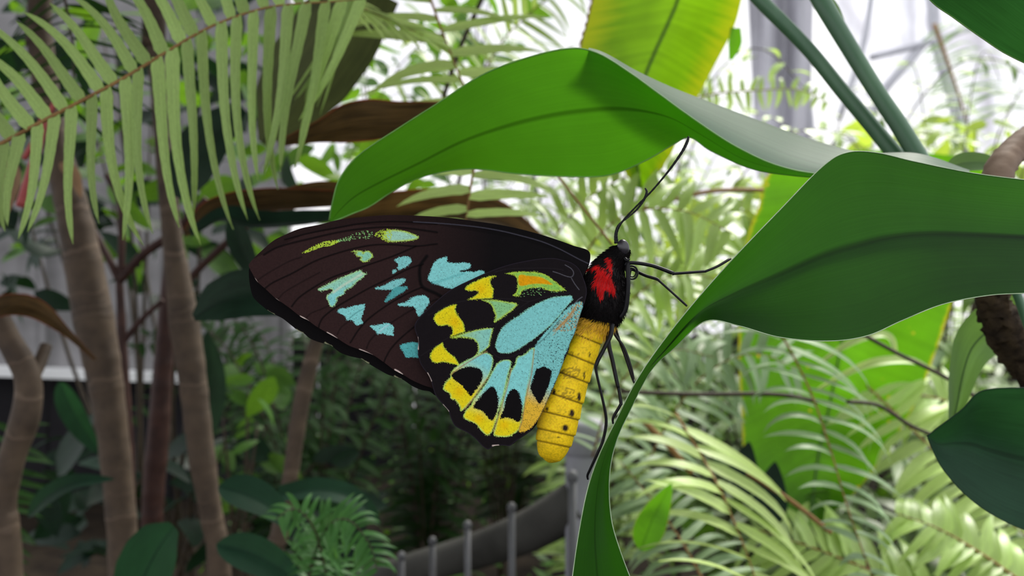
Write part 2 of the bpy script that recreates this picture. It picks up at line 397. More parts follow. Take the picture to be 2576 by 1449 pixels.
def build_setting():
    # ground: uneven dark soil
    n = 70
    gx = np.linspace(-6, 6, n); gy = np.linspace(-4, 8, n)
    X, Y = np.meshgrid(gx, gy, indexing='ij')
    Z = 0.02 * np.sin(X * 5.1) * np.cos(Y * 4.3) + 0.015 * np.sin(X * 11 + Y * 7)
    o = obj('floor', np.stack([X, Y, Z], -1).reshape(-1, 3), grid_faces(n, n), M_SOIL)
    tag(o, 'dark uneven soil of the planting bed', 'ground', kind='structure')
    # film wall at the back, creased
    nx, nz = 150, 40
    x = np.linspace(-2.6, 3.6, nx); z = np.linspace(-0.05, 2.6, nz)
    X, Zz = np.meshgrid(x, z, indexing='ij')
    Y = 3.3 + 0.035 * np.sin(X * 9 + 0.6 * np.sin(Zz * 3)) + 0.02 * np.sin(X * 23 + Zz * 2.0) + 0.03 * np.sin(Zz * 4 + X)
    o = obj('wall_back', np.stack([X, Y, Zz], -1).reshape(-1, 3), grid_faces(nx, nz), M_FILM)
    tag(o, 'milky white creased greenhouse film behind the plants', 'wall', kind='structure')
    # hoops and purlins holding the film
    def bar(pts, r, i):
        v, f, u = tube([W(*p) for p in pts], r, 8, 24)
        o = obj('trim_%d' % i, v, f, M_FRAME, uv=u); tag(o, kind='structure'); return o
    bars = [([(2325, -120, 3.2), (2345, 0, 3.2), (2358, 110, 3.2), (2440, 400, 3.2), (2560, 800, 3.2)], 0.022, 'slanting grey film hoop in the top right greenhouse wall'),
            ([(2190, 145, 3.2), (2360, 100, 3.2), (2450, 68, 3.2), (2700, 0, 3.2)], 0.012, 'thin sloping purlin bar crossing the slanting film hoop'),
            ([(2330, 100, 3.21), (2190, 300, 3.21), (2230, 560, 3.21)], 0.016, 'bowed grey brace bar below the purlin crossing'),
            ([(1985, -60, 3.2), (2010, 120, 3.2), (2035, 300, 3.2), (2060, 620, 3.2)], 0.018, 'upright grey film bar behind the two green stalks'),
            ([(2200, -60, 3.2), (2170, 120, 3.2), (2110, 300, 3.2)], 0.012, 'short grey bar slanting down beside the thick green stalk')]
    for i, (p, r, lab) in enumerate(bars):
        tag(bar(p, r, i + 1), lab, 'greenhouse bar')
    # a slack sheet of film hanging in front of the wall
    nx, nz = 40, 30
    a = np.linspace(0, 1, nx); z = np.linspace(0, 1, nz)
    A_, Z_ = np.meshgrid(a, z, indexing='ij')
    px = 1875 + 30 * Z_ + A_ * (175 - 45 * Z_); py = -120 + Z_ * 570
    dd = 2.95 + 0.04 * np.sin(A_ * 13 + Z_ * 2) + 0.03 * np.sin(A_ * 5 - Z_ * 3)
    o = obj('trim_9', WA(np.stack([px, py, dd], -1)).reshape(-1, 3), grid_faces(nx, nz), M_SHEET)
    tag(o, 'slack grey-white sheet of film hanging behind the slim green stalk', 'film sheet', kind='structure')
    # left wall: grey ribbed panels above a white ledge, dark boards below
    xa, xb = -2.4, -0.85
    n0 = 0
    root = bpy.data.objects.new('wall_left', None); col.objects.link(root); root.location = (xa, 2.1, 0)
    tag(root, 'grey greenhouse panel wall behind the ringed trunks', 'wall', kind='structure')
    class R: pass
    th = R(); th.o = root; th.loc = np.array([xa, 2.1, 0.0])
    w = 0.30; xx = xa; k = 0
    yy = lambda x: 2.1 + 0.16 * (x - xa)
    slope = lambda x: 0.345 - 0.055 * (x + 1.4)
    while xx < xb:
        x1 = xx + w - 0.008
        # ribbed sheet
        q = np.linspace(xx, x1, 25)
        zt = np.linspace(0, 1, 3)
        z0 = slope(q)
        P = np.stack([np.broadcast_to(q[:, None], (25, 3)), np.broadcast_to((yy(q) + 0.004 * np.sin(np.arange(25) * 1.6))[:, None], (25, 3)), z0[:, None] + zt[None] * (1.7 - z0[:, None])], -1)
        o = obj('panel', P.reshape(-1, 3), grid_faces(25, 3), M_PANEL, th)
        v, f = box_vf(xx + w - 0.012, xx + w + 0.004, yy(xx + w) - 0.02, yy(xx + w) + 0.02, slope(xx + w), 1.7)
        obj('mullion', v, f, M_PANEL, th, smooth=False)
        # dark board under the ledge
        v, f = box_vf(xx, x1, 0, 0.02, -0.05, 0)
        for t in range(8):
            v[t, 1] += yy(v[t, 0]) + 0.01
            if v[t, 2] > -0.01: v[t, 2] = slope(v[t, 0]) - 0.02
        obj('board', v, f, M_KNEE, th, smooth=False)
        xx += w; k += 1
    v, f = box_vf(xa, xb, -0.05, 0.05, -0.012, 0.012)
    v[:, 1] += yy(v[:, 0]); v[:, 2] += slope(v[:, 0])
    obj('ledge', v, f, M_LEDGE, th, smooth=False)

    # dark boards added before the bright film foot, standing in for deep shade
    root2 = bpy.data.objects.new('shade_backing', None); col.objects.link(root2); root2.location = (-0.9, 2.75, 0)
    tag(root2, 'added low dark boards standing in for shade at the foot of the film behind the ferns', 'wall', kind='structure')
    th2 = R(); th2.o = root2; th2.loc = np.array([-0.9, 2.75, 0.0])
    for k in range(13):
        x0 = -0.9 + k * 0.3
        v, f = box_vf(x0, x0 + 0.292, 2.75, 2.78, -0.05, 0.40)
        obj('board', v, f, M_KNEE, th2, smooth=False)

build_setting()

# ------------------------------------------------------------------ the two big near leaves
def lerp_mid(A, B, offs, f=0.5):
    out = []
    for (a, b, o) in zip(A, B, offs):
        out.append((a[0] * (1 - f) + b[0] * f, a[1] * (1 - f) + b[1] * f, a[2] * (1 - f) + b[2] * f + o))
    return out

def build_perch_leaf():
    A = [(2720, 466, .216), (2576, 452, .213), (2440, 434, .210), (2300, 406, .207), (2205, 384, .205), (2130, 384, .204), (2068, 420, .2035), (1960, 530, .2025),
         (1840, 655, .2015), (1740, 768, .201), (1655, 876, .201), (1598, 962, .2012), (1548, 1060, .2018), (1507, 1145, .2025), (1478, 1230, .2032), (1456, 1340, .204), (1440, 1449, .205), (1420, 1600, .207)]
    B = [(2720, 735, .206), (2576, 738, .204), (2480, 744, .203), (2370, 766, .201), (2270, 806, .199), (2180, 845, .197), (2080, 858, .196), (1960, 848, .197),
         (1860, 820, .1985), (1775, 808, .2005), (1700, 872, .207), (1638, 932, .211), (1584, 1035, .213), (1549, 1115, .213), (1533, 1200, .213), (1537, 1300, .212), (1560, 1385, .211), (1604, 1500, .212)]
    offs = [.003, .003, .003, .003, .003, .003, .003, .003, .003, .002, .001, 0, .002, .003, .004, .004, .004, .004]
    Q1 = lerp_mid(A, B, [o * .7 for o in offs], .25); M = lerp_mid(A, B, offs, .5); Q3 = lerp_mid(A, B, [o * .7 for o in offs], .75)
    t = Thing('broad_leaf', 'broad dark green leaf with a twisted tip that the butterfly clings to', 'leaf', W(1640, 900, .203))
    v, f, uv = ribbon([A, Q1, M, Q3, B], 160, 33)
    obj('blade', v.reshape(-1, 3), f, M_PERCH, t, uv=uv)
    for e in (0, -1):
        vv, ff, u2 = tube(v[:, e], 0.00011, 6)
        obj('margin', vv, ff, M_LIT_RIM, t, uv=u2)
    p = v[:, 16] + np.array([0, 0.0007, 0])
    vv, ff, u2 = tube(p[:100], np.linspace(0.0007, 0.0003, 100), 6)
    obj('midrib', vv, ff, M_PETIOLE, t, uv=u2)

def build_arch_leaf():
    E = [(826, 553), (836, 500), (852, 447), (900, 387), (1000, 319), (1090, 261), (1210, 184), (1330, 139), (1430, 119), (1507, 127), (1602, 178), (1692, 220), (1790, 258), (1910, 303), (2040, 350), (2170, 383), (2310, 386), (2440, 428)]
    N = [(828, 554), (838, 502), (855, 449), (904, 389), (1005, 321), (1096, 263), (1216, 187), (1337, 142), (1436, 122), (1503, 134), (1580, 180), (1660, 238), (1750, 303), (1850, 368), (1960, 418), (2080, 440), (2230, 445), (2400, 440)]
    M = [(832, 557), (862, 525), (900, 495), (962, 462), (1060, 415), (1170, 362), (1290, 325), (1400, 302), (1500, 290), (1568, 286), (1635, 290), (1698, 305), (1770, 345), (1870, 402), (1975, 430), (2090, 446), (2235, 455), (2405, 450)]
    L = [(840, 557), (885, 538), (930, 519), (990, 480), (1065, 444), (1180, 425), (1300, 437), (1420, 444), (1530, 441), (1620, 406), (1690, 366), (1736, 346), (1790, 380), (1890, 424), (1990, 441), (2100, 449), (2240, 462), (2410, 458)]
    dE = [.262, .262, .262, .262, .262, .262, .262, .262, .262, .264, .268, .272, .275, .277, .278, .278, .276, .274]
    dN = [.262, .258, .256, .255, .254, .253, .252, .251, .250, .249, .248, .247, .246, .246, .246, .246, .246, .246]
    dM = [.262, .262, .263, .264, .264, .264, .263, .262, .261, .259, .257, .255, .253, .252, .251, .250, .250, .250]
    dL = [.262, .265, .268, .270, .272, .274, .274, .273, .272, .268, .264, .260, .258, .257, .256, .255, .254, .254]
    z = lambda c, d: [(a, b, e) for (a, b), e in zip(c, d)]
    t = Thing('arching_leaf', 'long bright green leaf arching above the butterfly with a pale folded-back half', 'leaf', W(2300, 430, .25))
    C = np.stack([cr(WA(np.array(z(c, d), float)), 150) for c, d in ((E, dE), (N, dN), (M, dM), (L, dL))], 1)
    s = np.concatenate([np.linspace(0, 1, 11)[:-1], np.linspace(1, 2, 11)[:-1], np.linspace(2, 3, 13)])
    out = np.zeros((150, len(s), 3))
    for i in range(150):
        c = C[i]
        flap = c[0] + (c[1] - c[0]) * s[:10, None]
        flap[:, 2] -= 0.0025 * np.sin(np.pi * s[:10]) * min(1.0, np.linalg.norm(c[0] - c[1]) / 0.02)
        low = cr(c[1:], 23)
        out[i, :10] = flap; out[i, 10:] = low
    vv = np.concatenate([np.linspace(0, 0.02, 11)[:-1], np.linspace(0.02, 0.5, 11)[:-1], np.linspace(0.5, 1, 13)])
    # the folded-back flap and the hanging blade are two parts meeting on the fold
    m = 33
    uv = np.stack(np.broadcast_arrays(np.linspace(0, 1, 150)[:, None], vv[None]), -1)
    obj('blade', out[:, 10:].reshape(-1, 3), grid_faces(150, 23), M_ARCH, t, uv=uv[:, 10:].reshape(-1, 2))
    uvf = np.stack(np.broadcast_arrays(np.linspace(0, 1, 150)[:, None], np.linspace(0.05, 0.45, 11)[None]), -1)
    o = obj('folded_half', out[76:, :11].reshape(-1, 3), grid_faces(74, 11), M_FLAP, t, uv=uvf[76:].reshape(-1, 2))
    o['label'] = 'pale upper side of the leaf where it folds back, sky sheen in its colour'
    for k, cc in ((1, 0.00022), (3, 0.00022)):
        v2, f2, u2 = tube(C[:, k], cc, 6)
        obj('margin', v2, f2, M_ARCHM, t, uv=u2)
    # end of the stalk at the tip
M_FLAP = leaf_mat('sky_sheen_leaf_top', (0.12, 0.20, 0.16), (0.34, 0.58, 0.18), 0.58, 0.42, 0.35, veins=60, vein_amt=0.10, mid=0.0, blotch=0.06)  # paler copy of the leaf green, with sky sheen mixed into the colour
M_ARCHM = plain_mat('green_leaf_margin', (0.12, 0.32, 0.06), (0.2, 0.42, 0.1), 200, 0.5, 0.4, 0)
build_perch_leaf()
build_arch_leaf()

# ------------------------------------------------------------------ butterfly
Z1 = (600, 520, 5.152); Z2 = (600, 740, 5.152); Z3 = (1020, 620, 5.152); Z4 = (1020, 880, 4.83); Z5 = (1400, 560, 5.152)
def zz(z, pts): return [(z[0] + a / z[2], z[1] + b / z[2]) for a, b in pts]

def inside(px, py, poly):
    poly = np.asarray(poly, float); r = np.zeros(px.shape, bool)
    x0, y0 = poly[-1]
    for x1, y1 in poly:
        c = ((y0 > py) != (y1 > py))
        with np.errstate(divide='ignore', invalid='ignore'):
            xi = (x1 - x0) * (py - y0) / (y1 - y0 if y1 != y0 else 1e-9) + x0
        r ^= c & (px < xi)
        x0, y0 = x1, y1
    return r

def dist_poly(px, py, poly, closed=True):
    poly = np.asarray(poly, float)
    best = np.full(px.shape, 1e9); bx = np.zeros(px.shape); by = np.zeros(px.shape)
    n = len(poly)
    for i in range(n if closed else n - 1):
        a, b = poly[i], poly[(i + 1) % n]
        ab = b - a; L = ab @ ab + 1e-12
        t = np.clip(((px - a[0]) * ab[0] + (py - a[1]) * ab[1]) / L, 0, 1)
        qx, qy = a[0] + t * ab[0], a[1] + t * ab[1]
        d = (px - qx) ** 2 + (py - qy) ** 2
        k = d < best
        best = np.where(k, d, best); bx = np.where(k, qx, bx); by = np.where(k, qy, by)
    return np.sqrt(best), bx, by

class Paint:
    """scales of a wing: colour per point, patches with ragged scale edges"""
    def __init__(s, px, py, base):
        s.px, s.py = px, py
        s.c = np.tile(np.asarray(base, float), (len(px), 1))
        s.jx = px + rng.normal(0, 1.1, px.shape); s.jy = py + rng.normal(0, 1.1, px.shape)
    def box(s, P, pad):
        P = np.asarray(P)
        return np.where((s.px > P[:, 0].min() - pad) & (s.px < P[:, 0].max() + pad) & (s.py > P[:, 1].min() - pad) & (s.py < P[:, 1].max() + pad))[0]
    def patch(s, poly, colour, edge=None, ew=6.0, drop=0.02, grad=None, n=90):
        P = cr(poly, n, True)
        k = s.box(P, 4); k = k[inside(s.jx[k], s.jy[k], P)]
        k = k[rng.random(len(k)) > drop]
        c = np.tile(np.asarray(colour, float), (len(k), 1))
        if grad is not None:
            (x0, y0), (x1, y1), c2 = grad
            t = np.clip(((s.px[k] - x0) * (x1 - x0) + (s.py[k] - y0) * (y1 - y0)) / ((x1 - x0) ** 2 + (y1 - y0) ** 2), 0, 1)
            t = t * t * (3 - 2 * t)
            c = c * (1 - t[:, None]) + np.asarray(c2)[None] * t[:, None]
        if edge is not None:
            d, _, _ = dist_poly(s.px[k], s.py[k], P)
            t = np.clip(1 - d / ew, 0, 1)[:, None]
            c = c * (1 - t) + np.asarray(edge)[None] * t
        c *= rng.normal(1, 0.05, (len(k), 1))
        s.c[k] = c
    def line(s, pts, w, colour, amt=1.0, n=40):
        P = cr(pts, n); k = s.box(P, w + 2)
        d, _, _ = dist_poly(s.px[k], s.py[k], P, False)
        t = (np.clip(1.4 - d / w, 0, 1) * amt)[:, None]
        s.c[k] = s.c[k] * (1 - t) + np.asarray(colour)[None] * t
        return k, t[:, 0]
    def specks(s, poly, colour, dens):
        P = cr(poly, 60, True); k = s.box(P, 2)
        k = k[inside(s.px[k], s.py[k], P)]
        # clumps about two points wide
        h = np.sin(np.floor(s.px[k] / 2.2) * 12.9898 + np.floor(s.py[k] / 1.7) * 78.233) * 43758.5453
        h = h - np.floor(h)
        s.c[k[h < dens]] = colour

def wing_mesh(outline, depth, paint, step, nout=420):
    O = cr(outline, nout, True)
    x = np.arange(O[:, 0].min() - step, O[:, 0].max() + 2 * step, step); y = np.arange(O[:, 1].min() - step, O[:, 1].max() + 2 * step, step)
    X, Y = np.meshgrid(x, y, indexing='ij')
    X = X + (np.arange(len(y)) % 2)[None] * step * 0.5
    ins = inside(X, Y, O)
    q = ins[:-1, :-1] | ins[1:, :-1] | ins[:-1, 1:] | ins[1:, 1:]
    use = np.zeros_like(ins); use[:-1, :-1] |= q; use[1:, :-1] |= q; use[:-1, 1:] |= q; use[1:, 1:] |= q
    idx = -np.ones(X.shape, int); idx[use] = np.arange(use.sum())
    i, j = np.where(q)
    F = np.stack([idx[i, j], idx[i + 1, j], idx[i + 1, j + 1], idx[i, j + 1]], -1)
    px, py = X[use], Y[use]; o = ~ins[use]
    _, bx, by = dist_poly(px[o], py[o], O)
    px[o] = bx; py[o] = by
    pt = paint(px, py)
    d = depth(px, py) + pt.relief if hasattr(pt, 'relief') else depth(px, py)
    return WA(np.stack([px, py, d], -1)), F, pt.c

BROWN = srgb(52, 34, 33); BLACK = srgb(15, 12, 14); CYAN = srgb(144, 227, 224); TEAL = srgb(95, 190, 190); GREEN = srgb(150, 215, 130)
LIME = srgb(196, 226, 70); YEL = srgb(252, 232, 30); DEEPY = srgb(255, 205, 10); ORANGE = srgb(246, 172, 12); PALEG = srgb(170, 224, 200)
CREAM = srgb(238, 215, 205); TAN = srgb(196, 160, 105); GOLD = srgb(244, 196, 60)

FORE = [(1484, 636), (1440, 617), (1380, 596), (1320, 579), (1260, 566), (1200, 557), (1130, 548), (1060, 543), (978, 541), (910, 546), (852, 553), (804, 565), (755, 575), (716, 591), (687, 606), (658, 631), (639, 649), (626, 666), (629, 677), (636, 690), (647, 708), (668, 727), (693, 750), (712, 763), (730, 776), (757, 797), (775, 806), (794, 820), (823, 837), (848, 851), (877, 869), (903, 879), (938, 893), (965, 911), (992, 931), (1013, 942), (1042, 959), (1081, 974), (1110, 975), (1200, 900), (1330, 800), (1440, 720), (1470, 690)]
FAR = [(1484, 640), (1440, 622), (1380, 602), (1320, 586), (1260, 574), (1200, 566), (1130, 560), (1060, 556), (978, 555), (910, 560), (852, 568), (804, 580), (755, 592), (716, 608), (687, 622), (655, 645), (638, 660), (627, 676), (626, 690), (628, 714), (635, 743), (645, 757), (660, 770), (674, 781), (693, 792), (712, 802), (736, 821), (750, 832), (765, 839), (779, 851), (800, 860), (815, 864), (831, 868), (845, 879), (858, 888), (880, 896), (909, 903), (926, 914), (955, 931), (975, 942), (990, 947), (1013, 955), (1037, 971), (1060, 981), (1081, 985), (1096, 995), (1115, 990), (1200, 910), (1330, 810), (1440, 725), (1470, 695)]
HIND = zz(Z3, [(2310, 420), (2250, 290), (2150, 210), (2000, 165), (1900, 150), (1750, 158), (1600, 180), (1400, 220), (1200, 280), (1000, 360), (850, 430), (700, 500), (550, 585), (420, 690), (300, 800), (180, 920), (132, 985), (118, 1050), (138, 1130), (160, 1180), (168, 1250), (160, 1330), (165, 1420)]) + \
    zz(Z4, [(150, 50), (175, 150), (220, 230), (270, 290), (310, 370), (330, 450), (360, 540), (400, 600), (460, 670), (520, 740), (548, 820), (590, 910), (640, 950), (760, 1010), (850, 1080), (920, 1155), (970, 1196), (1010, 1210), (1080, 1168), (1180, 1162), (1270, 1166), (1330, 1120), (1420, 1060), (1500, 1000), (1560, 930), (1620, 840), (1690, 700), (1720, 630), (1790, 480), (1850, 330), (1920, 150), (1985, 0)]) + \
    zz(Z3, [(2130, 1260), (2190, 1130), (2245, 960), (2275, 860), (2330, 700), (2350, 560)])

def paint_fore(px, py):
    t = np.clip((px - 980) / 260, 0, 1)[:, None]
    p = Paint(px, py, BROWN)
    p.c = BROWN[None] * (1 - t) + BLACK[None] * t
    # costal strip is darker
    k = py < np.interp(px, [640, 760, 900, 1100, 1300, 1480], [650, 592, 566, 566, 600, 655]); p.c[k] *= 0.62
    p.c *= rng.normal(1, 0.05, (len(px), 1))
    rel = np.zeros(len(px))
    def vein(z, pts, w=2.2, amt=0.85, c=BLACK * 0.35):
        k, a = p.line(zz(z, pts), w, c, amt); rel[k] -= a * 0.00010
    vein(Z1, [(2576, 480), (2300, 510), (2000, 490), (1700, 500), (1350, 580), (1000, 700), (700, 860), (450, 980), (340, 1060)])
    vein(Z1, [(2300, 510), (2000, 640), (1540, 800), (1200, 920), (950, 1060), (780, 1180), (690, 1290)])
    vein(Z1, [(2576, 220), (2000, 190), (1600, 215), (1250, 275), (900, 345), (600, 425)], 2.0)
    vein(Z1, [(2576, 330), (2250, 285), (1900, 262), (1500, 297), (1200, 350), (900, 420), (650, 480), (480, 535), (330, 620)], 2.6)
    vein(Z1, [(820, 650), (650, 710), (380, 860), (250, 950)], 2.0, 0.5)
    vein(Z1, [(2390, 740), (2200, 805), (1950, 930), (1700, 1050), (1450, 1190), (1250, 1310), (1100, 1430), (1050, 1520), (1040, 1560)])
    vein(Z1, [(2380, 1040), (2200, 1120), (1950, 1260), (1700, 1440), (1560, 1590), (1450, 1760)])
    vein(Z1, [(1050, 850), (800, 985), (600, 1105), (510, 1200)], 2.0, 0.5)
    vein(Z2, [(2576, 60), (2290, 180), (2100, 290), (1950, 390), (1780, 520), (1700, 610), (1660, 700)], 2.2, 0.6)
    vein(Z2, [(2300, 400), (2100, 570), (1980, 700), (1920, 800), (1880, 890)])
    vein(Z2, [(1300, 80), (1100, 180), (950, 240), (880, 300)], 2.0, 0.5)
    vein(Z2, [(1560, 280), (1420, 360), (1330, 430), (1280, 520)], 2.0, 0.5)
    vein(Z1, [(2440, 640), (2360, 760), (2350, 900), (2390, 1040), (2576, 1130), (2800, 1270)], 4.5, 0.95)
    vein(Z1, [(3700, 150), (3100, 60), (2576, 0), (2200, -60)], 1.0, 0.3)
    # silvery costal vein
    P = zz(Z5, [(440, 545), (300, 480), (150, 400), (0, 325)]) + [(1360, 607), (1310, 593), (1260, 581), (1200, 571), (1120, 563), (1040, 558)]
    k, a = p.line(P, 1.5, srgb(70, 68, 78), 0.9); rel[k] -= a * 0.00012
    gl = (np.array([(980, 640)]), )
    E = dict(edge=GREEN, ew=4.0)
    p.patch(zz(Z1, [(1870, 400), (1900, 330), (1960, 300), (2100, 305), (2230, 340), (2330, 390), (2310, 420), (2220, 440), (2050, 455), (1950, 450), (1900, 420)]), PALEG, LIME, 6)
    p.specks(zz(Z1, [(1760, 370), (1830, 310), (1960, 290), (1990, 380), (1950, 460), (1880, 440), (1820, 400)]), LIME, 0.45)
    p.specks(zz(Z1, [(1320, 440), (1400, 390), (1550, 330), (1720, 310), (1720, 410), (1560, 420), (1420, 450)]), GREEN, 0.16)
    p.specks(zz(Z1, [(820, 605), (900, 550), (1000, 495), (1100, 455), (1280, 430), (1300, 455), (1200, 505), (1080, 525), (970, 565), (870, 600)]), LIME, 0.72)
    p.specks(zz(Z1, [(1280, 430), (1400, 400), (1500, 390), (1500, 420), (1400, 445), (1300, 455)]), GREEN, 0.4)
    p.patch(zz(Z1, [(1460, 580), (1540, 570), (1600, 575), (1615, 600), (1640, 575), (1690, 575), (1730, 610), (1735, 650), (1700, 690), (1640, 720), (1600, 710), (1570, 680), (1590, 660), (1530, 640), (1510, 610), (1530, 595)]), srgb(150, 222, 190), LIME, 5)
    p.patch(zz(Z1, [(1020, 1080), (1100, 1030), (1220, 970), (1320, 920), (1450, 870), (1560, 825), (1600, 830), (1615, 860), (1670, 860), (1640, 890), (1600, 930), (1540, 970), (1470, 1040), (1380, 1090), (1380, 1130), (1320, 1160), (1270, 1190), (1280, 1220), (1260, 1260), (1220, 1300), (1180, 1280), (1160, 1220), (1140, 1180), (1160, 1140), (1220, 1090), (1200, 1065), (1140, 1080), (1070, 1095)]), srgb(165, 228, 195), srgb(185, 232, 150), 4, grad=((860, 700), (870, 745), CYAN))
    k, a = p.line(zz(Z1, [(1600, 870), (1470, 950), (1340, 1030), (1230, 1110)]), 3.2, srgb(225, 240, 215), 0.7)
    for P in ([(2020, 690), (2080, 660), (2170, 645), (2230, 670), (2245, 710), (2200, 760), (2130, 800), (2080, 820), (2060, 800), (2065, 740)],
              [(1990, 850), (2010, 815), (2050, 825), (2040, 845), (2000, 870)],
              [(1770, 1055), (1880, 1020), (1980, 970), (2100, 930), (2165, 940), (2140, 980), (2080, 1030), (2020, 1065), (1900, 1078), (1800, 1070)]):
        p.patch(zz(Z1, P), CYAN * 0.92)
    p.patch(zz(Z1, [(2040, 1040), (2190, 1040), (2150, 1090), (2060, 1150), (1980, 1200), (1890, 1240), (1920, 1180), (1970, 1110)]), TEAL * 0.85)
    for P in ([(1280, 220), (1310, 190), (1400, 180), (1500, 150), (1625, 130), (1635, 180), (1610, 260), (1590, 330), (1610, 370), (1560, 400), (1520, 390), (1480, 340), (1440, 335), (1400, 330), (1380, 290), (1340, 260), (1300, 245)],
              [(1700, 410), (1780, 400), (1860, 385), (1930, 375), (2000, 405), (2010, 460), (2000, 500), (2010, 535), (1940, 530), (1870, 510), (1800, 520), (1780, 480), (1730, 440)],
              [(2060, 130), (2150, 110), (2230, 60), (2300, 25), (2400, 15), (2470, 60), (2470, 120), (2420, 190), (2380, 250), (2335, 295), (2310, 250), (2290, 190), (2250, 160), (2120, 155)]):
        p.patch(zz(Z2, P), CYAN)
    p.patch(zz(Z2, [(2090, 670), (2150, 640), (2250, 625), (2320, 635), (2420, 700), (2400, 830), (2280, 815), (2170, 820), (2150, 770), (2110, 720)]), TEAL)
    p.line(zz(Z2, [(1620, 190), (1530, 240), (1440, 310)]), 1.6, TEAL * 0.5, 0.6)
    p.line(zz(Z2, [(1940, 400), (1870, 450), (1820, 500)]), 2.2, srgb(190, 235, 240), 0.7)
    p.patch(zz(Z3, [(290, 410), (320, 340), (340, 270), (380, 200), (450, 155), (540, 135), (540, 200), (640, 215), (760, 210), (840, 225), (840, 270), (790, 300), (720, 310), (700, 325), (760, 330), (820, 320), (880, 330), (950, 310), (1030, 330), (980, 400), (870, 470), (740, 540), (620, 550), (520, 530), (400, 490), (320, 450)]), CYAN)
    p.line(zz(Z3, [(350, 470), (480, 440), (620, 390), (760, 350)]), 3.0, TEAL, 0.5)
    for z, a, b in ((Z1, (190, 920), (240, 980)), (Z2, (460, 55), (530, 105)), (Z2, (800, 290), (900, 350)), (Z2, (1150, 500), (1270, 575)), (Z2, (1570, 720), (1730, 795)), (Z2, (2030, 980), (2120, 1040))):
        m = ((a[0] + b[0]) / 2, (a[1] + b[1]) / 2 - 6)
        p.line(zz(z, [a, m, b]), 2.0, CREAM, 0.95)
    p.relief = rel + 0.000012 * np.sin((px * 0.55 + py) * 0.20)
    return p

def paint_far(px, py):
    p = Paint(px, py, BLACK * 0.8)
    for a in ((681, 787), (753, 834), (826, 867), (918, 909), (1001, 951)):
        p.line([(a[0] - 8, a[1] - 5), a, (a[0] + 9, a[1] + 4)], 1.6, srgb(190, 190, 150), 0.8)
    return p

